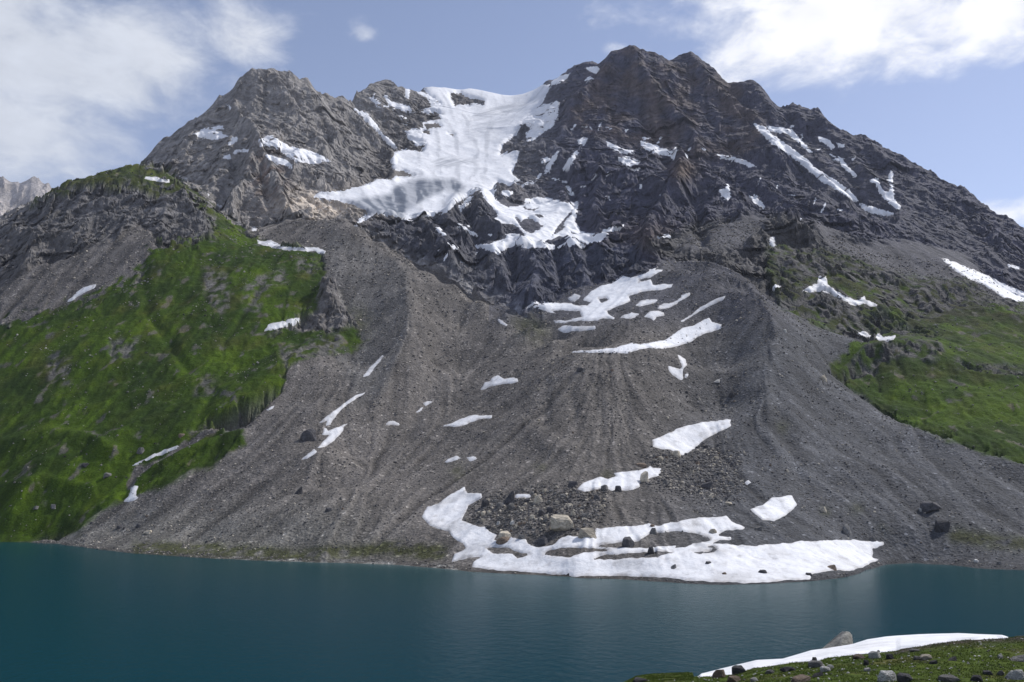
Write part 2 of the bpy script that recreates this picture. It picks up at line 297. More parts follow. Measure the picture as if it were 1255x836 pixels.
# ledges and blocks: faces are pushed in and out along the view distance (x follows so bearings stay put)
slope = np.hypot(np.gradient(blur(Z, 3), axis=0) / np.gradient(Yr)[:, None], 0)
steep = smooth(0.4, 0.9, slope) * rrel * (0.25 + 0.75 * damp)
q = Z + 0.22 * XX + 10 * fbm(XX, YY, 120, 3, seed=21)
beds = 3.0 * gn(q / 26, XX / 400, 31) + 2.0 * gn(q / 11, XX / 220, 32) + 0.9 * gn(q / 4.5, XX / 90, 33)
blocks = 5.5 * gn(XX / 24, Z / 46, 34) + 2.8 * gn(XX / 9, Z / 17, 35) + 1.3 * gn(XX / 4.2, Z / 6, 36)
def bands(th, S, seed):
    c_, s_ = math.cos(R(th)), math.sin(R(th)); a = XX * c_ + Z * s_; b = -XX * s_ + Z * c_
    b = b + 0.35 * S * gn(a / (3 * S), b / (4 * S), seed + 9)
    return gn(b / S, a / (6 * S), seed) + 0.6 * gn(b / (S * 0.45), a / (2.4 * S), seed + 1)
W_ = [(45, smooth(300, 230, PX) * smooth(185, 215, PY)), (-38, smooth(290, 330, PX) * smooth(640, 560, PX)), (-38, smooth(900, 960, PX)), (-10, smooth(600, 660, PX) * smooth(960, 880, PX)), (25, smooth(310, 270, PX) * smooth(240, 200, PY))]
GRAIN = 0
for k, (th, wt_) in enumerate(W_): GRAIN = GRAIN + wt_ * (bands(th, 15, 200 + 10 * k) * 1.3 + bands(th, 5.5, 205 + 10 * k) * 0.7)
YD = YY + steep * 3.0 * GRAIN + steep * (beds * 0.8 * (0.4 + 1.2 * smooth(-0.3, 0.4, fbm(XX, Z, 130, 2, seed=39))) + 0.55 * blocks) - steep * (17 * facets(XX + 0.3 * Z, Z, 75, 301) + 9 * facets(XX - 0.2 * Z, Z, 27, 302) + 4.4 * facets(XX, Z, 10, 303))
# hand strokes: ribs (+) and gullies (-) traced on the rock walls, metres and half width in image units
STROKES = [
 ([(304,87),(293,103),(287,140),(310,167)],16,6),([(333,90),(353,127),(377,153),(397,187)],15,7),([(373,98),(393,140),(413,173)],12,6),([(345,93),(367,132),(392,170)],-14,5),([(287,120),(300,150)],-10,4),
 ([(313,183),(300,225),(283,253)],16,7),([(313,183),(338,225),(350,265)],14,6),([(285,200),(292,215),(270,250)],-12,7),([(322,215),(330,250)],-9,5),
 ([(268,120),(250,150),(225,180)],9,6),([(360,205),(395,222),(440,228)],10,6),([(400,120),(440,150),(478,190),(482,217)],10,5),([(434,132),(455,155),(478,182)],-15,4),
 ([(450,105),(470,135),(500,170)],8,6),([(775,58),(790,95),(815,130),(850,170),(860,190)],14,7),([(752,66),(735,100),(700,130),(690,165)],14,7),([(760,80),(770,120),(800,160)],-13,7),
 ([(847,69),(872,109),(920,145),(956,185)],14,7),([(810,75),(850,120),(890,165)],10,7),([(830,100),(870,145),(900,185)],-12,6),([(893,100),(915,132)],-14,6),([(925,101),(945,140)],10,6),([(955,130),(985,165)],-8,6),
 ([(833,199),(836,228),(800,272),(790,310)],14,9),([(833,199),(870,225),(909,257)],10,8),([(850,240),(860,290)],-12,8),([(923,152),(992,200),(1054,247),(1094,265)],-12,6),([(905,200),(940,190),(990,210),(1040,252)],14,7),
 ([(930,230),(960,255),(1000,290)],12,9),([(700,205),(735,215),(790,222),(830,245)],12,8),([(735,222),(728,250),(735,285)],12,6),([(665,180),(690,190),(760,195)],9,7),([(690,200),(700,235),(705,250)],-10,5),
 ([(1000,134),(1020,170),(1060,215),(1100,240)],8,6),([(1058,170),(1090,205),(1140,245)],8,6),([(1107,192),(1140,230),(1180,270)],8,6),([(1165,233),(1190,265),(1230,300)],8,6),
 ([(560,250),(548,275),(570,300)],13,9),([(590,245),(588,270),(610,285)],12,9),([(520,275),(545,300),(560,320)],10,8),([(640,305),(660,340),(650,365)],12,11),([(700,305),(712,335)],11,10),([(600,310),(612,340)],11,10),([(625,310),(630,350)],-10,6),([(680,305),(688,345)],-9,5),([(575,262),(585,300)],-9,5),([(740,300),(738,335)],8,9),
 ([(936,368),(951,400),(948,430),(940,480),(945,540)],2.5,7),([(945,440),(960,520),(985,600)],-2.5,10),([(470,299),(497,340),(503,385),(497,420),(480,460),(455,510)],3,7),([(520,360),(540,410),(530,470),(500,530)],-4,12),([(600,610),(680,600),(740,605),(720,640),(640,645)],3.5,22),([(560,530),(640,520),(700,560)],3,14),([(-40,560),(0,548),(60,533),(110,540),(140,556)],6,9),([(0,600),(50,590),(110,600)],4,8),([(190,575),(240,550),(292,536)],5,9),([(150,606),(165,580),(220,548),(300,516)],-5,5),([(175,320),(180,380),(230,450)],-5,7),([(330,430),(265,470),(240,520)],-4,6),([(700,470),(705,520)],-2,7),([(730,470),(738,530)],-2,7),([(765,480),(770,535)],-2,7),([(670,470),(668,520)],-2,7),
 ([(450,410),(470,395)],4,6),([(870,333),(908,345),(936,369)],3,4),([(1036,458),(1062,430),(1110,420),(1150,427)],7,6),([(1128,365),(1148,350),(1180,352)],7,8),([(960,268),(1010,305),(1100,345)],6,8)]
SS = (Z - EYE) / YY; PX, PY = pix(UU, SS)
for pl, amp, w in STROKES:
    b = np.asarray(pl); m = (PX > b[:, 0].min() - 3 * w) & (PX < b[:, 0].max() + 3 * w) & (PY > b[:, 1].min() - 3 * w) & (PY < b[:, 1].max() + 3 * w)
    d = line_d(pl, PX[m], PY[m]); Z[m] += damp[m] * amp * (1.7 if abs(amp) >= 8 else 1.0) * np.exp(-(d / w) ** 2)
XD = UU * YD
SV = (Z - EYE) / YD; PX, PY = pix(UU, SV)
VIS = SV >= np.maximum.accumulate(SV, axis=0) - 1e-9
CUM = np.maximum.accumulate(SV, axis=0)

def hit(px, py):
    """first point of the ground on the line of sight of an image position"""
    u, s = ray(px, py); u = float(u); s = float(s)
    fj = np.interp(u, Uc, np.arange(nc)); j = min(int(fj), nc - 2); b = fj - j
    z = Z[:, j] * (1 - b) + Z[:, j + 1] * b; y = YD[:, j] * (1 - b) + YD[:, j + 1] * b
    sv = (z - EYE) / y; k = np.argmax(sv >= s)
    if k == 0: return None
    t = (s - sv[k - 1]) / (sv[k] - sv[k - 1] + 1e-12); yy = y[k - 1] + t * (y[k] - y[k - 1]); zz = z[k - 1] + t * (z[k] - z[k - 1])
    return u * yy, yy, zz
def ground_z(x, y):
    return float(sample(Z, np.array([x]), np.array([y]))[0])
# ------------------------------------------------------------------ scene, helpers, materials
scene = bpy.context.scene; col = scene.collection
def link(o, parent=None):
    col.objects.link(o)
    if parent: o.parent = parent
    return o
def tag(o, label=None, cat=None, group=None, kind=None):
    if label: o['label'] = label
    if cat: o['category'] = cat
    if group: o['group'] = group
    if kind: o['kind'] = kind
    return o
def np_mesh(name, V, Fq, colors=None, smooth_=True, mats=()):
    me = bpy.data.meshes.new(name); k = Fq.shape[1]
    me.vertices.add(len(V)); me.vertices.foreach_set('co', np.ascontiguousarray(V, dtype=np.float32).ravel())
    me.loops.add(Fq.size); me.loops.foreach_set('vertex_index', np.ascontiguousarray(Fq, dtype=np.int32).ravel())
    me.polygons.add(len(Fq)); me.polygons.foreach_set('loop_start', np.arange(0, Fq.size, k, dtype=np.int32))
    me.update(calc_edges=True)
    me.polygons.foreach_set('use_smooth', np.full(len(Fq), smooth_))
    if colors is not None:
        a = me.color_attributes.new('col', 'FLOAT_COLOR', 'POINT')
        a.data.foreach_set('color', np.concatenate([colors, np.ones((len(V), 1))], 1).astype(np.float32).ravel())
    for m in mats: me.materials.append(m)
    return bpy.data.objects.new(name, me)

class NT:
    def __init__(s, name):
        s.m = bpy.data.materials.new(name); s.m.use_nodes = True; s.t = s.m.node_tree; s.n = s.t.nodes
        s.b = s.n['Principled BSDF']; s.out = s.n['Material Output']
        s.geo = s.n.new('ShaderNodeNewGeometry')
    def noise(s, scale, detail=4, rough=0.6, vec=None, dist=0.0):
        n = s.n.new('ShaderNodeTexNoise'); n.inputs['Scale'].default_value = scale; n.inputs['Detail'].default_value = detail
        n.inputs['Roughness'].default_value = rough; n.inputs['Distortion'].default_value = dist
        s.t.links.new(vec or s.geo.outputs['Position'], n.inputs['Vector']); return n.outputs['Fac']
    def vor(s, scale, feature='F1', rand=1.0):
        n = s.n.new('ShaderNodeTexVoronoi'); n.feature = feature; n.inputs['Scale'].default_value = scale; n.inputs['Randomness'].default_value = rand
        s.t.links.new(s.geo.outputs['Position'], n.inputs['Vector']); return n
    def ramp(s, fac, stops):
        n = s.n.new('ShaderNodeValToRGB'); e = n.color_ramp.elements
        while len(e) < len(stops): e.new(0.5)
        for q, (p, c) in zip(e, stops):
            q.position = p; q.color = (c, c, c, 1) if isinstance(c, float) else (*c, 1)
        s.t.links.new(fac, n.inputs[0]); return n.outputs[0]
    def mul(s, a, b, fac=1.0, mode='MULTIPLY'):
        n = s.n.new('ShaderNodeMix'); n.data_type = 'RGBA'; n.blend_type = mode
        if isinstance(fac, float): n.inputs[0].default_value = fac
        else: s.t.links.new(fac, n.inputs[0])
        for k, v in ((6, a), (7, b)):
            if isinstance(v, tuple): n.inputs[k].default_value = (*v, 1)
            else: s.t.links.new(v, n.inputs[k])
        return n.outputs[2]
    def attr(s, name='col'):
        n = s.n.new('ShaderNodeAttribute'); n.attribute_name = name; return n
    def math(s, op, a, b=None):
        n = s.n.new('ShaderNodeMath'); n.operation = op
        for k, v in ((0, a), (1, b)):
            if v is None: continue
            if isinstance(v, (int, float)): n.inputs[k].default_value = v
            else: s.t.links.new(v, n.inputs[k])
        return n.outputs[0]
    def bump(s, h, strength, dist, prev=None):
        n = s.n.new('ShaderNodeBump'); n.inputs['Strength'].default_value = strength; n.inputs['Distance'].default_value = dist
        s.t.links.new(h, n.inputs['Height'])
        if prev: s.t.links.new(prev, n.inputs['Normal'])
        return n.outputs[0]
    def finish(s, color, rough=0.9, normal=None, spec=0.2):
        if isinstance(color, tuple): s.b.inputs['Base Color'].default_value = (*color, 1)
        else: s.t.links.new(color, s.b.inputs['Base Color'])
        s.b.inputs['Roughness'].default_value = rough; s.b.inputs['Specular IOR Level'].default_value = spec
        if normal: s.t.links.new(normal, s.b.inputs['Normal'])
        return s.m

def mat_rock():
    t = NT('rock'); c = t.attr().outputs['Color']
    n1 = t.noise(0.09, 8, 0.68); n2 = t.noise(0.6, 4, 0.7)
    c = t.mul(c, t.ramp(n1, [(0.3, 0.62), (0.5, 1.0), (0.72, 1.5)]))
    c = t.mul(c, t.ramp(n2, [(0.3, 0.75), (0.7, 1.3)]))
    b = t.bump(t.noise(0.07, 9, 0.72), 1.0, 5.0)
    v = t.vor(0.16, 'DISTANCE_TO_EDGE'); b = t.bump(t.math('MINIMUM', v.outputs['Distance'], 0.25), 0.6, 3.0, b)
    return t.finish(c, 0.85, b, 0.25)
def mat_scree():
    t = NT('scree'); c = t.attr().outputs['Color']
    c = t.mul(c, t.ramp(t.noise(0.05, 7, 0.65), [(0.3, 0.74), (0.5, 1.0), (0.72, 1.28)]))
    c = t.mul(c, t.ramp(t.noise(0.55, 3, 0.7), [(0.28, 0.6), (0.5, 1.0), (0.74, 1.6)]))
    v = t.vor(0.42); st = t.ramp(v.outputs['Color'], [(0.0, 0.72), (0.6, 1.0), (0.86, 1.15), (0.93, 2.3)])
    c = t.mul(c, st)
    b = t.bump(v.outputs['Distance'], 0.55, 1.2); b = t.bump(t.noise(0.22, 6, 0.7), 0.8, 1.8, b)
    return t.finish(c, 0.9, b, 0.2)
def mat_grass():
    t = NT('alpine_grass'); c = t.attr().outputs['Color']
    c = t.mul(c, t.ramp(t.noise(0.035, 7, 0.65), [(0.3, (0.66, 0.72, 0.9)), (0.5, (1.0, 1.0, 1.0)), (0.7, (1.35, 1.22, 0.9))]))
    c = t.mul(c, t.ramp(t.noise(0.5, 4, 0.7), [(0.3, 0.55), (0.5, 1.0), (0.72, 1.5)]))
    b = t.bump(t.noise(0.12, 7, 0.7), 0.9, 2.6); b = t.bump(t.noise(0.8, 3, 0.7), 0.6, 0.5, b)
    return t.finish(c, 0.95, b, 0.1)
def mat_snow(name='snow'):
    t = NT(name); c = t.attr().outputs['Color']
    c = t.mul(c, t.ramp(t.noise(0.12, 8, 0.7), [(0.3, (0.84, 0.83, 0.83)), (0.55, (1.0, 1.0, 1.0)), (1.0, (1.02, 1.02, 1.02))]))
    c = t.mul(c, t.ramp(t.noise(1.1, 3, 0.7), [(0.24, 0.62), (0.36, 1.0), (1.0, 1.0)]))
    b = t.bump(t.noise(0.35, 5, 0.6), 0.5, 0.8); b = t.bump(t.noise(0.05, 4, 0.6), 0.4, 4.0, b)
    return t.finish(c, 0.7, b, 0.3)
M_ROCK, M_SCREE, M_GRASS, M_SNOW = mat_rock(), mat_scree(), mat_grass(), mat_snow()

# ------------------------------------------------------------------ colours of stone, debris and turf (albedo)
def blob(cx, cy, rx, ry): return np.exp(-(((PX - cx) / rx) ** 2 + ((PY - cy) / ry) ** 2))
one = np.ones((nr, nc))
def mixc(base, c, m): return base * (1 - m[..., None]) + np.array(c) * m[..., None]
RC = np.ones((nr, nc, 3)) * np.array([0.185, 0.172, 0.165])
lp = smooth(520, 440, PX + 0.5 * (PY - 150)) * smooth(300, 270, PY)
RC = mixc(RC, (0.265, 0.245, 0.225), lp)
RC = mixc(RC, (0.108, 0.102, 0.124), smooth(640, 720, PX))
wall = smooth(-12, 12, sdf([(735,75),(770,50),(900,90),(940,150),(930,190),(880,195),(800,185),(730,165),(690,150),(700,120)], PX, PY))
RC = mixc(RC, (0.155, 0.118, 0.10), wall * smooth(-0.4, 0.3, fbm(XX, Z, 80, 3, seed=60)))
RC = mixc(RC, (0.17, 0.115, 0.08), np.clip(blob(838, 208, 16, 14) * 1.2 + 0.6 * blob(800, 290, 40, 20), 0, 1))
RC = mixc(RC, (0.10, 0.10, 0.118), smooth(-10, 10, sdf([(440,270),(520,265),(600,240),(640,250),(700,300),(780,300),(790,330),(740,345),(640,385),(560,345)], PX, PY)))
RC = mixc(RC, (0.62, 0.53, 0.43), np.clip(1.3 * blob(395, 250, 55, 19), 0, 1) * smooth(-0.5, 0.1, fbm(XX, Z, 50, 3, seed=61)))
RC = mixc(RC, (0.34, 0.33, 0.33), np.clip(0.8 * blob(540, 325, 70, 9) * smooth(-0.2, 0.3, fbm(XX, Z, 20, 2, seed=62)) + 0.9 * np.exp(-(line_d([(440,285),(520,325),(600,362),(650,385)], PX, PY) / 9) ** 2) * smooth(-0.1, 0.3, fbm(XX, Z, 16, 2, seed=66)), 0, 1))
RC = mixc(RC, (0.19, 0.125, 0.09), np.clip(0.9 * blob(330, 215, 22, 35) * smooth(-0.3, 0.3, fbm(XX, Z, 30, 3, seed=63)), 0, 1))
RC = mixc(RC, (0.15, 0.142, 0.138), smooth(-6, 8, sdf([(-400,300),(0,270),(110,215),(170,203),(240,235),(280,290),(180,340),(110,365),(0,395),(-400,410)], PX, PY)))
RC = mixc(RC, (0.125, 0.112, 0.095), smooth(-6, 8, sdf([(780,300),(860,270),(960,260),(1200,340),(1255,370),(1600,420),(1500,500),(1030,470),(950,370),(820,320)], PX, PY)))
RC *= (1 + 0.20 * np.clip(GRAIN, -2, 2))[..., None] * (1 + 0.20 * gn(q / 15, XX / 300, 37) + 0.2 * gn(q / 5, XX / 120, 38) + 0.15 * np.clip(run1, -2, 2))[..., None]
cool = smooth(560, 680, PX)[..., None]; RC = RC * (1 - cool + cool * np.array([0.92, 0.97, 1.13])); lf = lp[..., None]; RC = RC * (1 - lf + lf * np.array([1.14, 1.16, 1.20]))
SC = np.ones((nr, nc, 3)) * np.array([0.175, 0.160, 0.148])
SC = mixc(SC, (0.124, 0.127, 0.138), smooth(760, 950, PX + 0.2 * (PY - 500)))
SC = mixc(SC, (0.155, 0.152, 0.15), smooth(-8, 8, sdf([(400,275),(500,330),(503,400),(470,480),(440,500),(410,430),(400,330)], PX, PY)) * 0.6)
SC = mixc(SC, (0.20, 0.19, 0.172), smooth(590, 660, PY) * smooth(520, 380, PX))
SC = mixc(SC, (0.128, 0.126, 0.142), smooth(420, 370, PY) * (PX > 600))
SC *= (1 + 0.10 * g1 + 0.13 * g2 + 0.42 * fbm(XX, YY, 60, 4, seed=64))[..., None]
lowgreen = np.exp(-(line_d([(170,672),(260,675),(360,680),(430,675),(470,672),(540,676)], wx, wy) / 8) ** 2) + np.exp(-(line_d([(1170,655),(1255,668),(1400,672)], wx, wy) / 9) ** 2) * 0.7
spots = 0
for (a, b2, r) in [(745,585,8),(660,572,7),(1085,648,8),(1050,622,9),(1012,628,7),(425,410,20),(440,392,18),(660,405,16),(640,396,14),(960,520,8),(560,575,9)]:
    spots = spots + 0.55 * np.exp(-((wx - a) ** 2 + (wy - b2) ** 2) / r ** 2)
gtint = np.clip((1.5 * lowgreen + spots), 0, 1) * smooth(-0.55, 0.05, fbm(XX, YY, 12, 3, seed=65)) * 0.9
SC = mixc(SC, (0.075, 0.082, 0.028), gtint)
wetm = smooth(3.2, 0.4, Z + 0.8 * fbm(XX, YY, 10, 2, seed=67)); SC = SC * (1 - 0.42 * wetm[..., None]); SC = mixc(SC, (0.27, 0.265, 0.25), smooth(2.0, 1.0, Z) * smooth(200, 330, PX) * smooth(600, 540, PX) * smooth(-0.05, 0.15, fbm(XX, YY, 9, 3, seed=76)))
GC = np.ones((nr, nc, 3)) * np.array([0.038, 0.070, 0.008])
GC = mixc(GC, (0.072, 0.124, 0.008), smooth(-0.25, 0.35, fbm(XX, YY, 90, 4, seed=68)))
GC = mixc(GC, (0.105, 0.095, 0.028), 0.42 * smooth(0.0, 0.5, fbm(XX, YY, 45, 4, seed=69)) * smooth(560, 420, PY))
GC = mixc(GC, (0.072, 0.078, 0.03), smooth(300, 240, PY) * 0.6)
GC = mixc(GC, (0.045, 0.047, 0.019), smooth(425, 385, PY) * 0.85 * (PX > 900) * smooth(-0.5, 0.2, fbm(XX, YY, 35, 3, seed=75)))
GC = mixc(GC, (0.155, 0.148, 0.125), 0.9 * smooth(0.28, 0.42, fbm(XX, YY, 22, 4, seed=71)) * smooth(0.5, 0.9, smooth(0.8, 0.1, np.abs(g2) * 0.3)))
GC *= (1 + 0.10 * g1 + 0.12 * g2)[..., None]
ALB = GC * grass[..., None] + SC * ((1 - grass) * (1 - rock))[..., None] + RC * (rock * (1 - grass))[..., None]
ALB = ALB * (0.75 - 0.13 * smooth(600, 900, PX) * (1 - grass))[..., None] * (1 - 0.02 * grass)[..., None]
ALB = np.clip(ALB, 0.004, 0.8)

# ------------------------------------------------------------------ split the ground into its named pieces
HILL = [(-900,900),(-900,180),(0,265),(110,212),(165,200),(205,206),(262,253),(315,293),(400,310),(400,345),(345,400),(440,402),(446,420),(352,457),(345,482),(300,512),(300,548),(200,603),(150,620),(98,655),(66,664),(0,800)]
RSLOPE = [(800,322),(830,290),(925,258),(1000,285),(1160,312),(1255,366),(1800,420),(1800,700),(1255,577),(1160,550),(1060,492),(1015,455),(1058,414),(960,378),(925,350)]
reg = np.zeros((nr, nc), np.int8)                                     # 0 debris, 1 left hill, 2 right slope, 3 mountain left, 4 mountain right
reg[:] = np.where(PX < 560, 3, 4)
reg[sdf(CREST, PX, PY) > 0] = 0
reg[sdf(RSLOPE, PX, PY) > 0] = 2
reg[sdf(HILL, PX, PY) > 0] = 1
V = np.stack([XD, YD, Z], -1).reshape(-1, 3)
idx = np.arange(nr * nc).reshape(nr, nc)
Q = np.stack([idx[:-1, :-1], idx[:-1, 1:], idx[1:, 1:], idx[1:, :-1]], -1).reshape(-1, 4)
fr = reg[:-1, :-1].ravel()
fg = grass[:-1, :-1].ravel(); fk = rock[:-1, :-1].ravel()
fm = np.where(fg > 0.5, 2, np.where(fk > 0.5, 0, 1)).astype(np.int32)
for r, name in enumerate(['moraine', 'grassy_hill', 'alpine_slope', 'rocky_peak', 'mountain']):
    f = Q[fr == r]; used, inv = np.unique(f, return_inverse=True)
    o = np_mesh(name, V[used], inv.reshape(-1, 4), ALB.reshape(-1, 3)[used], True, (M_ROCK, M_SCREE, M_GRASS))
    o.data.polygons.foreach_set('material_index', fm[fr == r]); o.data.polygons.foreach_set('use_smooth', fm[fr == r] != 0); link(o); tag(o, kind='structure')

# ------------------------------------------------------------------ far range at the left edge
fx = np.linspace(-1.1, -0.38, 420); fy = np.linspace(4300, 6200, 340); A_, B_ = np.meshgrid(fx, fy)
far = np.array([(-300,225),(-100,238),(-30,226),(0,216),(8,217),(15,221),(25,222),(40,215),(48,217),(56,224),(64,228),(73,225),(83,229),(100,240),(180,262),(300,280)], float)
fu, fs = ray(far[:, 0], far[:, 1]); ridge_z = EYE + np.interp(A_, fu, fs) * 5300
dd = (B_ - 5300) / 1000
FZ = ridge_z - np.where(dd < 0, 1150 * np.abs(dd) ** 0.9, 1000 * dd) + (260 * ridged(A_ * B_, B_, 700, 4, 0.55, seed=81) + 40 * ridged(A_ * B_, B_, 90, 3, seed=82)) * smooth(0, 0.35, np.abs(dd)) + 46 * ridged(A_ * B_, B_, 130, 4, 0.6, seed=83)
FV = np.stack([A_ * B_, B_, FZ], -1).reshape(-1, 3); ii = np.arange(A_.size).reshape(A_.shape)
FQ = np.stack([ii[:-1, :-1], ii[:-1, 1:], ii[1:, 1:], ii[1:, :-1]], -1).reshape(-1, 4)
fcol = np.array([0.36, 0.33, 0.31]) * (1 + 0.7 * fbm(A_ * B_, FZ, 160, 4, seed=84))[..., None]
tag(link(np_mesh('distant_mountain', FV, FQ, np.clip(fcol, 0.05, 0.8).reshape(-1, 3), False, (M_ROCK,))), kind='structure')

# ------------------------------------------------------------------ lake
def mat_water():
    t = NT('lake_water')
    t.b.inputs['Base Color'].default_value = (0.010, 0.050, 0.058, 1)
    c = t.attr().outputs['Color']; t.t.links.new(c, t.b.inputs['Base Color'])
    mp = t.n.new('ShaderNodeMapping'); mp.inputs['Scale'].default_value = (1.0, 0.75, 1.0); mp.inputs['Rotation'].default_value = (0, 0, R(25))
    t.t.links.new(t.geo.outputs['Position'], mp.inputs[0]); v = mp.outputs[0]
    b = t.bump(t.noise(0.3, 5, 0.65, v), 1.0, 0.36); b = t.bump(t.noise(1.9, 3, 0.6, v), 1.0, 0.08, b)
    t.t.links.new(b, t.b.inputs['Normal']); t.b.inputs['Specular IOR Level'].default_value = 0.5; t.b.inputs['Roughness'].default_value = 0.18; t.b.inputs['IOR'].default_value = 1.07
    return t.m
lx = np.linspace(-900, 900, 240); ly = np.concatenate([np.linspace(-60, 330, 40), np.linspace(336, 900, 150)]); LX, LY = np.meshgrid(lx, ly)
lu, ls = pix(LX / np.maximum(LY, 60), (0 - EYE) / np.maximum(LY, 60))
shd = np.interp(lu, spx, ys) - LY                                     # metres of water in front of the far shore
shal = np.exp(-np.clip(shd, 0, 400) / 16.0) * smooth(250, 480, lu) * smooth(1250, 1000, lu)
wc = np.ones(LX.shape + (3,)) * np.array([0.002, 0.034, 0.050])
wc = mixc(wc, (0.003, 0.040, 0.044), smooth(250, 20, shd) * 0.6)
wc = mixc(wc, (0.055, 0.095, 0.10), np.clip(shal, 0, 1))
ii = np.arange(LX.size).reshape(LX.shape); LQ = np.stack([ii[:-1, :-1], ii[:-1, 1:], ii[1:, 1:], ii[1:, :-1]], -1).reshape(-1, 4)
tag(link(np_mesh('lake', np.stack([LX, LY, 0 * LX], -1).reshape(-1, 3), LQ, wc.reshape(-1, 3), True, (mat_water(),))), kind='structure')
# ------------------------------------------------------------------ snow: sheets lying on the ground, thick inside and diving under it at their rims
FR = dict(z1=(0,40,2.986), z2=(400,40,2.986), z3=(800,40,2.758), z4=(0,280,2.986), z5=(400,280,2.986), z6=(800,280,2.758), z7=(0,520,2.986), r2=(800,533,2.758),
          r3=(500,570,5.97), r4=(680,570,5.573), h7=(360,180,4.827), h8=(600,180,4.827), t3=(860,600,4.827), t5=(360,460,4.827), t6=(640,310,4.827), s=(0,0,1))
def fr(k, pl): ox, oy, m = FR[k]; return [(ox + a / m, oy + b / m) for a, b in pl]
def prep_blur(n, G): return blur(G, n)
ZB = {2: blur(Z, 2), 6: blur(Z, 6)}; YB = {2: blur(YD, 2), 6: blur(YD, 6)}
NEARVIS = SV >= CUM - 0.006
SLOPE = np.clip(np.abs(np.gradient(ZB[6], axis=0) / np.gradient(Yr)[:, None]), 0, 2.2)
def largest(f):
    """keep only the biggest connected piece of a face mask"""
    todo = f.copy(); best = []; H_, W2 = f.shape
    for i0, j0 in zip(*np.where(f)):
        if not todo[i0, j0]: continue
        st = [(i0, j0)]; todo[i0, j0] = False; comp = []
        while st:
            i, j = st.pop(); comp.append((i, j))
            for a, b in ((i + 1, j), (i - 1, j), (i, j + 1), (i, j - 1)):
                if 0 <= a < H_ and 0 <= b < W2 and todo[a, b]: todo[a, b] = False; st.append((a, b))
        if len(comp) > len(best): best = comp
    o = np.zeros_like(f)
    if best: ii_ = np.array(best); o[ii_[:, 0], ii_[:, 1]] = True
    return o
def snow_sheet(name, poly, holes=(), T=0.7, nb=2, keep=0.45, wob=0.9, tint=(0.80, 0.81, 0.84), dirt=None, ramp=2.0):
    p = np.asarray(poly); x0, y0 = p.min(0) - 5; x1, y1 = p.max(0) + 5
    cm = (PX > x0) & (PX < x1) & (PY > y0) & (PY < y1) & NEARVIS
    if cm.sum() < 4: return None
    rr = np.where(cm.any(1))[0]; cc = np.where(cm.any(0))[0]
    sl_ = (slice(rr[0], rr[-1] + 1), slice(cc[0], cc[-1] + 1))
    px = PX[sl_]; py = PY[sl_]; X = XX[sl_]; Yy = YY[sl_]; Zz = Z[sl_]
    k = wob; px2 = px + k * gn(X / 9, Zz / 7, 90) + 0.6 * k * gn(X / 3.5, Zz / 3, 91); py2 = py + k * gn(X / 9, Zz / 7, 92) + 0.5 * k * gn(X / 3.5, Zz / 3, 93)
    d = sdf(poly, px2, py2, 8)
    for h in holes: d = np.minimum(d, -sdf(h, px2, py2, 1e5))
    d = np.where(NEARVIS[sl_], d, -9)
    t = T * np.clip(d / ramp, -1.6, 1.0)
    z = ZB[nb][sl_] + keep * (Zz - ZB[nb][sl_]) + t
    yd = YB[nb][sl_] + keep * (YD[sl_] - YB[nb][sl_]) - 0.5 * t * SLOPE[sl_]
    ok = d > -2.2
    f = ok[:-1, :-1] & ok[1:, :-1] & ok[:-1, 1:] & ok[1:, 1:] & (np.maximum(np.maximum(d[:-1, :-1], d[1:, :-1]), np.maximum(d[:-1, 1:], d[1:, 1:])) > -1.4)
    h_, w_ = z.shape; ix = np.arange(h_ * w_).reshape(h_, w_)
    f = largest(f)
    q = np.stack([ix[:-1, :-1], ix[:-1, 1:], ix[1:, 1:], ix[1:, :-1]], -1)[f]
    if len(q) == 0: return None
    vv = np.stack([UU[sl_] * yd, yd, z], -1).reshape(-1, 3); used, inv = np.unique(q, return_inverse=True)
    c = np.ones((h_, w_, 3)) * np.array(tint)
    if dirt is not None: c = dirt(c, px, py, X, Yy, Zz, sl_)
    if T < 1.2: rim = smooth(2.6, 0.2, d) * (0.18 + 0.3 * smooth(-0.1, 0.5, fbm(X, Yy, 7, 3, seed=98))); c = c * (1 - rim[..., None] * np.array([0.9, 0.97, 1.04]))
    return link(np_mesh(name, vv[used], inv.reshape(-1, 4), np.clip(c, 0.02, 0.9).reshape(-1, 3)[used], True, (M_SNOW,)))

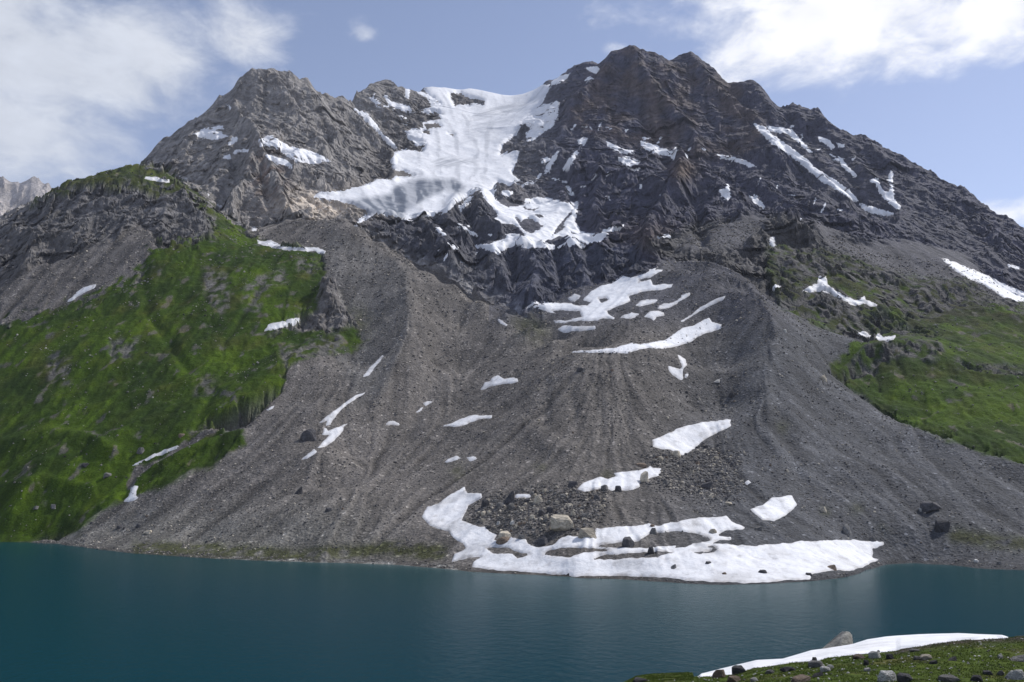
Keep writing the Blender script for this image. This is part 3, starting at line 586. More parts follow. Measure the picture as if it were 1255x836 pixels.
def shore_dirt(c, px, py, X, Y, Zz, sl_):
    m = 0.20 * smooth(0.0, 0.5, fbm(X, Y, 30, 4, seed=94)) + 0.22 * smooth(0.1, 0.5, fbm(X, Y, 7, 3, seed=99)) + 0.07
    return c * (1 - m[..., None] * np.array([1, 1.03, 1.06]))
def glacier_dirt(c, px, py, X, Y, Zz, sl_):
    g = g2[sl_]; r1 = g1[sl_]
    tongue = smooth(-4, 6, sdf(fr('h7', [(300,320),(560,285),(590,240),(700,195),(950,190),(1020,240),(1000,300),(900,270),(850,290),(700,370),(660,430),(560,430),(440,420)]), px, py, 12))
    streak = smooth(-0.8, 0.9, 0.5 * g + 0.8 * r1)
    mm = tongue * (0.5 + 0.36 * streak)
    dark = np.exp(-(((px - 470) / 26) ** 2 + ((py - 258) / 10) ** 2)); mm = np.maximum(mm, 0.88 * dark * smooth(-0.6, 0.4, fbm(X, Zz, 20, 3, seed=95)))
    for pl, a in ((fr('h7', [(815,100),(870,70),(1000,78),(1110,95),(1000,112),(900,135),(840,125)]), 0.42), (fr('z2', [(530,312),(560,292),(640,270),(730,255),(780,235),(700,290),(600,312),(540,328)]), 0.38), (fr('h7', [(580,140),(700,160),(760,185),(640,190),(590,190)]), 0.4), (fr('z2', [(510,350),(600,320),(700,300),(640,360),(560,400),(480,420)]), 0.2)):
        mm = np.maximum(mm, a * smooth(-3, 3, sdf(pl, px, py, 8)) * (0.4 + 0.6 * smooth(-0.3, 0.3, gn((py + 0.25 * px) / 2.2, px / 30, 96))))
    mm = np.maximum(mm, 0.27 * smooth(0.0, 1.6, r1 + 0.4 * g)); mm = np.maximum(mm, 0.14 * smooth(0.1, 0.5, fbm(X, Y, 60, 4, seed=97)))
    return c * (1 - mm[..., None] * np.array([1.0, 0.97, 0.92]))

GL_H = [fr('z2', h) for h in ([(452,226),(490,222),(520,238),(578,250),(572,266),(540,258),(520,266),(490,262),(470,272)], [(352,336),(410,332),(420,346),(368,352)], [(350,358),(378,360),(378,372),(355,368)], [(322,372),(346,376),(345,383)], [(446,371),(468,372),(464,380)], [(245,510),(280,505),(320,525),(260,528)])]
gl = snow_sheet('glacier', GLAC, GL_H, T=3.4, nb=6, keep=0.25, wob=1.2, dirt=glacier_dirt, ramp=3.0)
tag(gl, 'broad white glacier filling the high basin between the two peaks, its tongue grey and crevassed', 'glacier')

SHORE_SNOW = [(569.5,596),(572,603.5),(580,605),(590.5,604.3),(591,609.4),(584,613.6),(574,620),(571,628),(567,637),(577,643),(584,644.5),(594,645.4),(599,651),(609,654.6),(605,661),(617,666),(627,659),(644,660.5),(646,666),(657,670.5),(667,670.5),(677.6,667),(684,661),(698,656),(709,658),(730,656),(730,648),(761,645.4),(780,644.5),(795,641),(806,643.6),(832,639),(856,634.6),(890,632.4),(897,639.4),(913,645.6),(910,648.7),(891,649.7),(881,654),(880,657),(896,658),(897,661.7),(881,663),(872,666),(887,667.3),(924,668.8),(953,666.7),(984,663.2),(1040,661.7),(1067,663.2),(1083.7,664.2),(1083,668.4),(1069,673),(1070,682),(1077.5,686),(1067,690),(1059,695),(1042,700),(1030,698.4),(1017,700),(995,704),(993.6,710),(964,711.5),(926,714.5),(879,713.5),(860,712),(841,711.5),(813,707.3),(752,706),(707,706),(680,704.2),(644,700.7),(607,699),(577,694.8),(580,689),(591,683),(572,684),(553.6,689),(558,679),(572,672),(569,667),(555,659),(550,653),(525,643),(517.6,633),(523.5,621),(537,617.7),(547,609.4)]
SHORE_H = [[(595,671.5),(605,670),(622,672),(640,678),(651,680),(640,683),(633,684),(628,679),(605,678)], [(665,680),(676,673),(690,672),(716,672),(743,672.5),(745,675),(715,678),(698,683),(680,681)],
           [(730,669),(757,665),(780,664),(800,653),(822,651.5),(845,652.5),(868,657),(871,662),(850,666),(838,671),(827,671),(828,668),(790,672),(765,671),(740,670.5)], [(727,685),(743,679.5),(788,677),(825,676),(806,682.7),(770,684),(739,686)],
           [(849,676),(868,677),(875,673),(867,670),(872,668),(879,673),(873,678.5),(858,679)]]
tag(snow_sheet('snowfield', SHORE_SNOW, SHORE_H, T=0.6, wob=1.3, dirt=shore_dirt, ramp=1.2), 'largest white snowfield, lying along the far lake shore in front of the boulders', 'snowfield', 'snow lying on the slopes')
LB = fr('h8', [(-70,262),(0,250),(65,250),(20,280),(60,330),(110,355),(180,350),(210,340),(200,310),(290,296),(380,310),(430,325),(540,325),(525,350),(505,440),(540,500),(600,515),(660,500),(740,465),(800,460),(760,490),(720,510),(680,540),(655,575),(670,580),(640,608),(560,600),(510,595),(420,595),(370,612),(290,600),(220,598),(150,590),(120,600),(60,635),(20,625),(-50,600),(-110,595),(-40,575),(0,570),(100,540),(90,520),(130,510),(200,520),(190,500),(150,460),(100,455),(10,445),(-38,462),(-30,440),(45,420),(40,390),(15,360),(-25,310)])
LBH = [fr('h8', h) for h in ([(150,410),(190,440),(230,415),(320,470),(290,490),(240,515),(200,490),(165,445)], [(370,525),(400,480),(430,440),(490,375),(480,400),(440,450),(445,480),(400,510)], [(330,565),(420,525),(460,545),(440,575),(400,590)], [(185,350),(250,370),(290,360),(260,380),(210,370)], [(270,405),(300,400),(322,412),(300,422)], [(20,305),(60,300),(120,330),(200,345),(150,350),(80,340)])]
tag(snow_sheet('snowfield', LB, LBH, T=2.4, nb=6, keep=0.35, wob=1.2, ramp=2.5), 'bright snowfield in the rock basin below the glacier, broken by dark rock ribs', 'snowfield', 'snow lying on the slopes')
T31 = fr('t6', [(0,306),(60,316),(130,291),(280,297),(345,316),(372,300),(360,275),(410,225),(470,190),(530,180),(570,140),(604,96),(612,96),(590,135),(640,145),(690,135),(740,105),(800,80),(790,100),(835,98),(825,108),(775,135),(690,175),(760,155),(775,190),(893,183),(880,205),(800,222),(720,228),(630,255),(640,285),(560,320),(500,345),(510,365),(548,380),(545,392),(480,388),(440,400),(370,405),(350,398),(250,415),(200,415),(180,398),(260,400),(300,395),(250,370),(170,355),(100,330)])
T31H = [fr('t6', h) for h in ([(310,300),(335,262),(360,275),(350,300)], [(345,310),(365,282),(405,290),(385,312)], [(450,270),(500,268),(510,280),(470,295)], [(175,345),(230,340),(340,345),(355,380),(300,388),(220,370)], [(690,160),(740,148),(750,155),(700,170)])]
tag(snow_sheet('snowfield', T31, T31H, T=1.1, nb=2, keep=0.3, wob=0.8), 'wide snowfield behind the moraine, running up right along the foot of the dark rock wall', 'snowfield', 'snow lying on the slopes')
tag(snow_sheet('snowfield', fr('t6', [(240,575),(330,579),(400,574),(460,570),(560,558),(650,531),(700,541),(800,523),(850,513),(890,483),(950,443),(1020,428),(1080,393),(1105,383),(1125,410),(1180,425),(1175,447),(1120,467),(1040,494),(1000,527),(900,557),(830,567),(760,562),(700,572),(620,594),(540,594),(440,590),(380,590),(300,589),(245,585)]), T=0.9, wob=0.7, ramp=1.5), 'long curved snowfield on the moraine lip, thin at the left and broad at the right', 'snowfield', 'snow lying on the slopes')

PATCHES = [  # frame, outline, thickness, label
('z1',[(703,375),(745,352),(815,338),(818,352),(798,360),(838,380),(790,393),(740,386)],2.2,'wedge of snow high on the left shoulder of the left peak'),
('z1',[(832,412),(850,380),(872,383),(868,398),(845,412)],2.2,'small snow scrap just right of the wedge on the left peak shoulder'),
('z1',[(850,440),(868,426),(914,428),(905,438),(880,437),(860,448)],2.2,'thin hooked snow streak under the wedge on the left peak'),
('z1',[(818,447),(842,446),(848,463),(835,468),(816,459)],2.2,'tiny snow spot left of the hooked streak on the left peak'),
('z1',[(948,392),(980,375),(1000,378),(1060,418),(1125,428),(1175,448),(1214,472),(1150,480),(1085,472),(1050,455),(1025,432),(1000,415),(950,420)],3,'large snow shelf at the foot of the left peak summit cliffs'),
('z1',[(970,443),(1005,453),(1050,466),(1070,485),(1072,507),(1050,490),(1010,477),(980,464)],2.2,'narrow snow band directly below the large shelf on the left peak'),
('z1',[(828,262),(850,272),(865,305),(857,310),(843,287)],2.2,'short snow gully left of the left peak summit'),
('z1',[(530,527),(575,528),(622,540),(618,549),(570,544),(528,536)],0.8,'flat oval snow patch on the grassy top of the left hill'),
('z1',[(658,524),(672,526),(690,537),(680,541)],0.8,'small snow patch on the right shoulder of the grassy hilltop'),
('z1',[(940,760),(975,763),(990,758),(1025,776),(1045,783),(1165,786),(1192,800),(1188,814),(1170,810),(1150,800),(1050,797),(1000,787),(945,774)],1.0,'long wavy snow strip where the green hill meets the top of the moraine'),
('z1',[(746,582),(767,591),(765,601),(744,592)],0.9,'tiny snow spot on the right edge of the green hilltop ridge'),
('z1',[(793,629),(813,633),(811,642),(795,638)],0.9,'tiny snow spot on the green ridge lower than its twin'),
('z1',[(918,711),(943,713),(936,728),(921,722)],1.0,'small snow dab just above the long wavy strip beside the moraine'),
('z4',[(243,271),(280,234),(305,217),(353,202),(346,217),(300,240),(265,264)],0.8,'slanting snow streak on grey scree above the left meadow'),
('z4',[(968,377),(985,350),(1020,343),(1060,330),(1109,320),(1106,341),(1075,356),(1050,364),(1000,373)],0.9,'torn snow patch at the right edge of the meadow beside the moraine foot'),
('z4',[(974,663),(990,649),(1008,649),(996,661),(980,667)],0.7,'small snow fleck at the lower right meadow edge on debris'),
('z7',[(476,154),(560,110),(610,90),(675,68),(642,92),(570,120),(500,150)],0.7,'thin straight snow line in the stream gully of the low meadow'),
('z7',[(450,284),(470,262),(478,235),(490,224),(508,225),(496,262),(507,268),(480,282)],0.7,'upright snow tongue at the mouth of the stream gully near the lake'),
('t5',[(146,284),(200,240),(270,185),(330,140),(370,114),(427,95),(412,113),(367,141),(332,162),(277,207),(242,252),(217,292),(188,302),(198,270),(160,282)],0.8,'long diagonal snow streak above right of the dark boulder on the left debris slope'),
('t5',[(166,347),(180,310),(197,318),(207,328),(300,289),(320,286),(292,306),(297,326),(272,347),(237,387),(190,417),(150,432),(138,430),(178,390),(213,354),(175,354)],0.8,'zigzag snow patch right of the dark boulder on the left debris slope'),
('t5',[(36,502),(70,473),(125,438),(140,448),(112,474),(80,492)],0.7,'thin snow tail below the zigzag patch on the left debris slope'),
('t5',[(541,291),(560,276),(590,269),(627,284),(630,298),(605,295),(575,291),(555,297)],0.7,'small arched snow patch in the middle of the debris slope'),
('t5',[(763,161),(790,153),(819,153),(802,169),(780,184),(773,173)],0.7,'upper of two tiny paired snow flecks on the central slope'),
('t5',[(723,220),(738,203),(766,188),(757,203),(735,219)],0.7,'lower of two tiny paired snow flecks on the central slope'),
('t5',[(870,299),(930,284),(1000,254),(1060,234),(1090,234),(1110,239),(1174,234),(1174,253),(1100,259),(1050,279),(1000,296),(950,308),(920,301)],0.9,'long flat snow blade in the centre of the debris slope'),
('t5',[(888,515),(915,494),(960,476),(990,490),(950,504),(910,516)],0.7,'left one of two small snow patches side by side above the shore snowfield'),
('t5',[(1016,488),(1060,480),(1087,490),(1070,502),(1045,507)],0.7,'right one of two small snow patches side by side above the shore snowfield'),
('z5',[(563,594),(580,563),(600,560),(605,546),(630,539),(650,548),(698,548),(705,562),(650,570),(620,574),(590,582)],0.9,'hump-backed snow patch on the upper middle of the debris slope'),
('z5',[(133,545),(150,518),(205,463),(213,466),(167,522),(157,537)],0.7,'thin slanting snow sliver below the mossy notch on the left moraine'),
('z5',[(624,331),(640,333),(662,355),(657,359),(632,344)],0.7,'tiny snow sliver on the moraine crest left of the inner trough'),
('t6',[(268,269),(310,241),(350,252),(340,264),(310,292),(285,287)],1.2,'square snow patch against the rock wall left of the trough snowfield'),
('t6',[(206,450),(250,428),(340,433),(430,433),(442,447),(350,462),(300,462),(250,475),(225,464)],0.8,'flat snow bar under the left end of the trough snowfield'),
('t6',[(666,313),(700,284),(760,273),(804,279),(790,293),(740,310),(690,318)],0.8,'oval snow patch on the dark inner slope right of the trough'),
('t6',[(798,326),(830,299),(890,294),(940,264),(940,249),(992,236),(997,245),(950,277),(900,312),(850,332),(815,334)],0.8,'slanted snow patch with a raised tip on the inner right moraine'),
('t6',[(576,386),(600,369),(645,350),(692,361),(670,382),(630,390)],0.8,'ragged small snow patch on the rocky rise inside the trough'),
('t6',[(720,375),(750,348),(800,341),(837,354),(842,371),(790,380),(780,402),(765,390)],0.8,'blocky snow patch at the right end of the rocky rise in the trough'),
('t6',[(940,412),(933,400),(960,393),(1010,358),(1060,318),(1150,268),(1202,253),(1192,277),(1100,322),(1040,352),(990,382),(955,407)],0.8,'straight diagonal snow line high on the inner right moraine'),
('t6',[(863,664),(900,680),(930,690),(948,680),(940,650),(923,615),(920,603),(967,629),(974,665),(952,695),(950,752),(920,747),(885,717),(866,690)],0.8,'crooked snow patch shaped like a claw below the curved lip snow'),
('t6',[(958,740),(966,714),(982,710),(984,726),(968,744)],0.6,'tiny snow dot just right of the claw-shaped patch'),
('z6',[(501,213),(530,194),(555,187),(560,160),(587,163),(592,190),(620,209),(665,234),(690,244),(715,226),(720,242),(755,254),(762,265),(735,264),(720,252),(685,264),(640,240),(600,222),(560,212),(530,217)],1.2,'jagged snow patch hanging in the green and rocky terraces right of the moraine'),
('z6',[(393,195),(415,188),(437,198),(415,212),(394,210)],1.0,'small snow patch under the cliff behind the right moraine crest'),
('z6',[(396,30),(412,26),(414,50),(420,62),(405,70),(393,48)],1.4,'small upright snow chute on the mossy rock step right of the pinnacle'),
('z6',[(688,352),(712,346),(737,362),(737,372),(693,364)],0.8,'left of two small snow patches at the top edge of the right moraine'),
('z6',[(750,376),(760,350),(777,367),(822,361),(817,374),(790,382)],0.8,'right of two small snow patches at the top edge of the right moraine'),
('z6',[(975,99),(1020,113),(1100,146),(1180,183),(1262,216),(1262,244),(1225,254),(1200,247),(1160,217),(1120,192),(1060,167),(1010,137)],1.6,'thick snow ramp at the far right edge beneath the mountain wall'),
('z6',[(0,715),(100,671),(170,654),(264,646),(264,669),(215,692),(165,722),(130,752),(100,767),(60,747),(30,747),(0,737)],0.9,'broad tilted snow patch right of centre on the debris slope'),
('r2',[(328,250),(370,239),(400,213),(440,208),(470,203),(487,235),(470,257),(440,277),(410,292),(370,287),(343,263)],0.9,'rounded snow patch above the right half of the shore snowfield'),
('r2',[(309,160),(325,151),(334,160),(320,169)],0.6,'tiny snow dot up left of the rounded patch near the shore'),
('r4',[(153,166),(190,123),(270,93),(310,78),(360,95),(420,80),(400,56),(470,46),(560,38),(640,18),(650,3),(670,18),(727,20),(717,71),(650,87),(610,113),(575,122),(580,151),(530,167),(480,177),(420,167),(390,177),(340,152),(280,167),(200,182)],0.9,'irregular snow patch in the boulder field above the shore snowfield'),
('r3',[(778,232),(800,210),(890,213),(902,228),(880,240),(800,242)],0.7,'little snow bar right behind the dark block of the boulder field'),
('z2',[(98,278),(125,273),(152,295),(187,340),(207,370),(237,393),(264,425),(245,428),(218,402),(193,370),(158,337),(128,307)],3,'steep narrow snow couloir dividing the left peak from the dark ridge'),
('z2',[(153,237),(180,241),(202,260),(185,264)],2.2,'small snow streak near the top left of the dark ridge beside the glacier'),
('z2',[(208,229),(225,230),(237,253),(270,260),(300,268),(324,290),(290,290),(255,277),(230,264)],2.4,'curved snow patch on the dark ridge left of the upper glacier'),
('z2',[(288,204),(307,204),(302,247),(290,242)],2.2,'short vertical snow streak under the dark ridge crest'),
('z2',[(318,205),(345,215),(390,232),(420,262),(418,280),(375,300),(345,290),(385,275),(370,240),(335,222)],3,'snow apron spilling from the ridge crest onto the glacier edge'),
('z2',[(290,372),(310,353),(340,350),(385,402),(358,412),(328,417),(318,398),(300,392)],2.4,'snow patch fringing the left bank of the glacier below the ridge'),
('z2',[(842,248),(854,258),(847,305),(832,342),(800,362),(755,397),(735,402),(728,370),(750,350),(720,335),(700,340),(740,300),(790,263),(820,260)],3,'streaked snow face on the rocks right of the upper glacier'),
('z2',[(822,180),(855,158),(892,148),(884,167),(850,187),(822,194)],2.6,'thin snow cap on the col left of the main summit'),
('z2',[(945,130),(990,122),(1002,134),(985,152),(958,140)],2.4,'small white snow cap just left of the main summit'),
('z2',[(943,170),(965,160),(977,168),(955,184)],2.2,'small snow spot under the cap left of the main summit'),
('z2',[(798,517),(803,490),(828,450),(852,428),(852,441),(829,482),(812,513)],2.4,'left of two thin snow runnels in the dark rocks right of the glacier'),
('z2',[(783,462),(805,453),(822,465),(800,480),(786,477)],2.2,'little snow blot left of the thin snow runnels'),
('z2',[(866,507),(878,470),(903,440),(930,418),(918,450),(893,492),(882,511)],2.4,'right of two thin snow runnels in the dark rocks right of the glacier'),
('z2',[(918,395),(940,383),(960,389),(942,414),(923,410)],2.2,'small snow patch at the top of the right snow runnel'),
('z2',[(1018,393),(1050,408),(1080,423),(1122,430),(1127,442),(1070,442),(1038,422)],2.4,'thin snow ledge below the great brown wall'),
('z2',[(1058,458),(1100,453),(1147,469),(1144,508),(1118,502),(1088,482)],2.6,'bright pointed snow patch below the thin ledge of the brown wall'),
('z3',[(-45,365),(0,376),(40,393),(60,400),(75,390),(120,413),(117,439),(80,437),(50,417),(20,410),(0,407),(-40,385)],2.6,'snow ledge along the foot of the great brown wall above the pinnacle'),
('z3',[(218,413),(270,418),(330,438),(354,455),(325,455),(285,438),(222,422)],2.4,'thin arched snow ledge right of the pinnacle'),
('z3',[(218,528),(240,530),(257,505),(264,560),(250,569),(233,552)],2.4,'blue-grey shaded snow patch just right of the pinnacle'),
('z3',[(323,551),(350,548),(380,589),(377,602),(343,577)],2.4,'shaded snow strip in the gully to the right of the pinnacle'),
('z3',[(336,304),(380,318),(402,343),(442,370),(482,398),(532,436),(543,453),(602,488),(662,528),(698,570),(685,575),(640,543),(590,513),(573,507),(533,472),(498,442),(438,397),(398,374),(358,332)],3,'long bright diagonal snow couloir across the right mountain flank'),
('z3',[(698,574),(760,593),(817,611),(817,624),(775,621),(730,607),(703,592)],2.4,'tail of snow at the lower end of the long couloir'),
('z3',[(380,314),(430,320),(472,328),(502,363),(543,405),(530,406),(493,373),(458,343),(400,335)],2.2,'thin curved snow branch to the right of the long couloir top'),
('z3',[(558,350),(590,358),(616,385),(605,395),(583,378),(560,364)],2.2,'small snow patch high on the right flank under the jagged crest'),
('z3',[(618,371),(649,376),(647,390),(630,388)],2.2,'tiny snow patch right beside the one under the jagged crest'),
('z3',[(623,414),(642,428),(662,456),(690,479),(687,493),(663,473),(638,453)],2.2,'dotted snow streak in the middle of the right flank'),
('z3',[(725,500),(760,490),(774,530),(798,540),(803,520),(793,495),(803,468),(812,468),(814,530),(818,563),(840,590),(832,600),(798,577),(768,547),(753,512)],2.4,'forked Y-shaped snow patch low on the right flank'),
('z3',[(1198,781),(1240,793),(1240,803),(1203,794)],2.2,'small snow spot above the thick ramp at the right edge'),
('z3',[(486,623),(505,627),(499,640)],2.0,'tiny snow dot on the dark buttress under the long couloir'),
('z3',[(13,687),(67,680),(62,694),(18,699)],2.0,'flat small snow patch on the cliff foot below the pinnacle'),
('h8',[(455,229),(475,233),(503,283),(502,300),(478,282),(458,257)],2.4,'shaded snow wedge above the basin snowfield'),
('h8',[(188,226),(230,203),(272,201),(272,217),(230,224),(198,239)],2.4,'bent snow streak on dark rock right of the glacier bend'),
('h8',[(683,293),(717,290),(713,325)],2.2,'tiny snow triangle on the dark rounded cliff'),
('h8',[(68,265),(100,253),(147,261),(127,287),(105,300),(73,282)],2.2,'snow island among black rocks at the glacier foot'),
('h7',[(598,430),(660,424),(742,455),(737,472),(700,462),(670,442),(640,472),(618,467)],2.2,'snow pocket under the glacier tongue'),
('h7',[(838,474),(865,478),(908,525),(902,543),(868,527),(848,502)],2.2,'snow pocket between two dark rock humps of the headwall'),
('h7',[(878,564),(920,568),(988,598),(960,608),(922,611),(898,587)],2.2,'snow strip at the base of the dark headwall humps'),
('h7',[(948,454),(980,453),(1052,498),(1108,534),(1103,544),(1038,514),(973,473)],2.2,'diagonal snow groove across the dark headwall humps'),
('h7',[(663,411),(700,373),(780,333),(793,340),(743,383),(692,428),(668,428)],2.2,'slanting snow rim between the glacier tongue and the dark humps'),
('h7',[(908,370),(950,363),(998,338),(1028,298),(1062,288),(1043,332),(1013,362),(988,388),(965,414),(957,388)],2.4,'crooked snow chute between the two dark rock humps'),
('h7',[(353,466),(398,413),(440,403),(477,419),(472,433),(430,428),(402,443),(370,474)],2.2,'snow strip at the pale rock left of the glacier tongue'),
('s',[(640,382),(655,368),(663,367),(668,371),(655,374)],1.0,'small bluish snow fleck at the foot of the dark headwall'),
]
for k, (f, pl, T, lab) in enumerate(PATCHES):
    o = snow_sheet('snow_patch', fr(f, pl), T=T * 0.7 if T < 1.5 else T * 0.72, wob=0.9 if T < 1.5 else 1.4, keep=0.6 if T < 1.5 else 0.45, dirt=shore_dirt if T < 1.5 else None, ramp=1.3 if T < 1.5 else 1.6, nb=2)
    if o: tag(o, lab, 'snow patch', 'snow lying on the slopes')
    else: print('no snow for', lab)

# thin flecks of old snow caught on the ledges
random.seed(41)
LEDGES = [([(690,160),(745,158),(830,178),(905,192)],11,'thin snow fleck on a ledge under the great brown wall'),([(650,210),(700,225),(760,215),(820,240)],9,'small snow fleck among the dark rocks between glacier and pinnacle'),
          ([(950,150),(1010,185),(1060,200)],6,'small snow fleck on the upper right flank under the crest'),([(560,270),(610,300),(560,318),(520,300)],7,'small snow fleck in a crack of the dark headwall'),([(445,120),(480,135),(505,160)],6,'small snow fleck on the dark ridge left of the glacier'),([(905,215),(985,245),(1050,262)],6,'small snow fleck in the gullies under the long couloir')]
for path, n_, lab in LEDGES:
    pa = np.array(path, float); seg = np.linspace(0, len(pa) - 1, n_ + 2)[1:-1]
    for t in seg:
        i = int(t); f_ = t - i; q0 = pa[i] * (1 - f_) + pa[i + 1] * f_; cx_, cy_ = q0 + [random.uniform(-5, 5), random.uniform(-6, 6)]
        an = random.choice([random.uniform(-0.2, 0.5), random.uniform(-1.2, -0.8)]); L = random.uniform(3.5, 8); Wd = random.uniform(0.9, 1.8)
        out = [(cx_ + L * k_ * math.cos(an) - w_ * Wd * math.sin(an) + random.uniform(-0.6, 0.6), cy_ + L * k_ * math.sin(an) + w_ * Wd * math.cos(an) + random.uniform(-0.4, 0.4)) for k_, w_ in ((-1, 0), (-0.5, -0.8), (0.1, -0.5), (0.6, -1), (1, 0), (0.4, 0.7), (-0.2, 1), (-0.7, 0.5))]
        o = snow_sheet('snow_patch', out, T=1.4, wob=1.2, keep=0.5, ramp=1.2, nb=2)
        if o: tag(o, lab, 'snow patch', lab.replace('small snow fleck', 'snow flecks').replace('thin snow fleck', 'snow flecks'))
# ------------------------------------------------------------------ the near bank at the lower right
GP = [(300,980),(500,930),(700,885),(755,850),(780,836),(800,833),(841,831),(873,829),(898,826.5),(924,819),(951,816),(970,812.5),(1000,811),(1018,806),(1051,802.5),(1101,798.5),(1107,795.5),(1149,789),(1187,785),(1255,781),(1400,778),(1700,790)]
TP = [(300,980),(500,930),(700,885),(755,850),(780,836),(800,833),(838,831),(856,827.7),(884,820.5),(928,810),(960,808.5),(996,798),(1015,795.6),(1047,790.4),(1066,784.7),(1091,781),(1130,778.3),(1178,777),(1255,780.2),(1400,778),(1700,790)]
gp = np.array(GP); tp = np.array(TP)
bu = np.concatenate([np.linspace(-0.9, 0.1, 60, endpoint=False), np.linspace(0.1, 0.72, 760), np.linspace(0.72, 1.3, 40)[1:]]); by = np.concatenate([np.linspace(3, 54, 30), np.linspace(54.5, 90, 230), np.linspace(90.4, 118, 90), np.linspace(119, 320, 50)])
BU, BY = np.meshgrid(bu, by)
bpx = CX + F * bu / (CP - 0.21 * SP)
gl_ = np.interp(bpx, gp[:, 0], gp[:, 1]); tl_ = np.interp(bpx, tp[:, 0], tp[:, 1])
s_g = ray(bpx, gl_)[1]; s_t = ray(bpx, tl_ + 1.4)[1]; s_t = np.where(tl_ >= gl_ - 0.3, s_g - 0.0, s_t)
low = np.minimum(0, (bpx - 841) * 0)                                   
BZ = np.empty_like(BU)
for j in range(len(bu)):
    zg = EYE + 82 * s_g[j]; has = s_t[j] > s_g[j] + 1e-4
    z60 = min(EYE + 60 * ray(bpx[j], max(850, gl_[j] + 22))[1], zg + 2.2)
    kn = [(0, 48.3), (30, 42.2), (60, z60), (82, zg)] + ([(112, EYE + 112 * s_t[j])] if has else [(90, zg - 1.2), (112, zg - 6)])
    zl = kn[-1][1]; kn += [(118, zl - 1.2), (150, zl * 0.55), (200, 1.0), (240, -6), (330, -22)]
    kn = np.array(kn); BZ[:, j] = np.interp(by, kn[:, 0], kn[:, 1])
BX = BU * BY
amp = smooth(84, 78, BY) * 1.0 + 0.25
BZ += (0.10 * fbm(BX, BY, 5, 3, seed=101) + 0.045 * fbm(BX, BY, 1.2, 3, seed=102)) * amp * smooth(0, 40, BY) * (1 - 0.6 * np.exp(-((BY - 82) / 3) ** 2))
def bank_z(x, y):
    fi = np.interp(y, by, np.arange(len(by))); fj = np.interp(x / y, bu, np.arange(len(bu)))
    i = np.clip(fi.astype(int), 0, len(by) - 2); j = np.clip(fj.astype(int), 0, len(bu) - 2); a = fi - i; b = fj - j
    return (BZ[i, j] * (1 - a) + BZ[i + 1, j] * a) * (1 - b) + (BZ[i, j + 1] * (1 - a) + BZ[i + 1, j + 1] * a) * b
def mat_turf():
    t = NT('near_turf'); c = t.attr().outputs['Color']
    c = t.mul(c, t.ramp(t.noise(0.5, 6, 0.7), [(0.3, (0.6, 0.62, 0.7)), (0.5, (1.0, 1.0, 1.0)), (0.7, (1.4, 1.25, 1.0))]))
    c = t.mul(c, t.ramp(t.noise(5.0, 4, 0.7), [(0.3, 0.45), (0.5, 1.0), (0.72, 1.6)]))
    b = t.bump(t.noise(3.0, 6, 0.7), 0.9, 0.25)
    return t.finish(c, 0.95, b, 0.1)
M_TURF = mat_turf()
bc = np.ones(BU.shape + (3,)) * np.array([0.062, 0.092, 0.014])
bc = mixc(bc, (0.085, 0.085, 0.030), 0.8 * smooth(0.0, 0.45, fbm(BX, BY, 6, 3, seed=103)))
bc = mixc(bc, (0.06, 0.05, 0.045), smooth(78.5, 81.5, BY + 1.2 * fbm(BX, BY, 4, 2, seed=104)) * smooth(1080, 1110, bpx)[None, :])
bc = mixc(bc, (0.13, 0.12, 0.11), smooth(118, 124, BY))
ii = np.arange(BU.size).reshape(BU.shape); BQ = np.stack([ii[:-1, :-1], ii[:-1, 1:], ii[1:, 1:], ii[1:, :-1]], -1).reshape(-1, 4)
tag(link(np_mesh('near_bank', np.stack([BX, BY, BZ], -1).reshape(-1, 3), BQ, bc.reshape(-1, 3), True, (M_TURF,))), kind='structure')
# snow strip on the far side of the bank, down to the water
r0, r1 = np.searchsorted(by, 79), np.searchsorted(by, 117.5); c0, c1 = np.searchsorted(bpx, 836), np.searchsorted(bpx, 1262)
sy = BY[r0:r1, c0:c1]; sx = BX[r0:r1, c0:c1]; pxs = np.tile(bpx[c0:c1], (r1 - r0, 1))
wid = np.clip((gl_ - tl_)[c0:c1] / 3.0, 0, 1)[None, :]
e = np.minimum(smooth(81.2, 83.2, sy + 0.8 * gn(sx / 3, sy / 3, 105)) , smooth(117.3, 113, sy))
sz = BZ[r0:r1, c0:c1] - 0.35 + 0.60 * e * np.minimum(1, wid + 0.0) - 0.3 * (1 - wid)
ii = np.arange(sz.size).reshape(sz.shape); SQ = np.stack([ii[:-1, :-1], ii[:-1, 1:], ii[1:, 1:], ii[1:, :-1]], -1).reshape(-1, 4)
sc_ = np.ones(sz.shape + (3,)) * np.array([0.80, 0.805, 0.825]) * (1 - 0.12 * smooth(0, 0.5, fbm(sx, sy, 6, 3, seed=106)))[..., None]
tag(link(np_mesh('snow_patch', np.stack([sx, sy, sz], -1).reshape(-1, 3), SQ, sc_.reshape(-1, 3), True, (M_SNOW,))), 'long near snow strip between the foreground grass and the lake', 'snow patch', 'snow lying on the slopes')
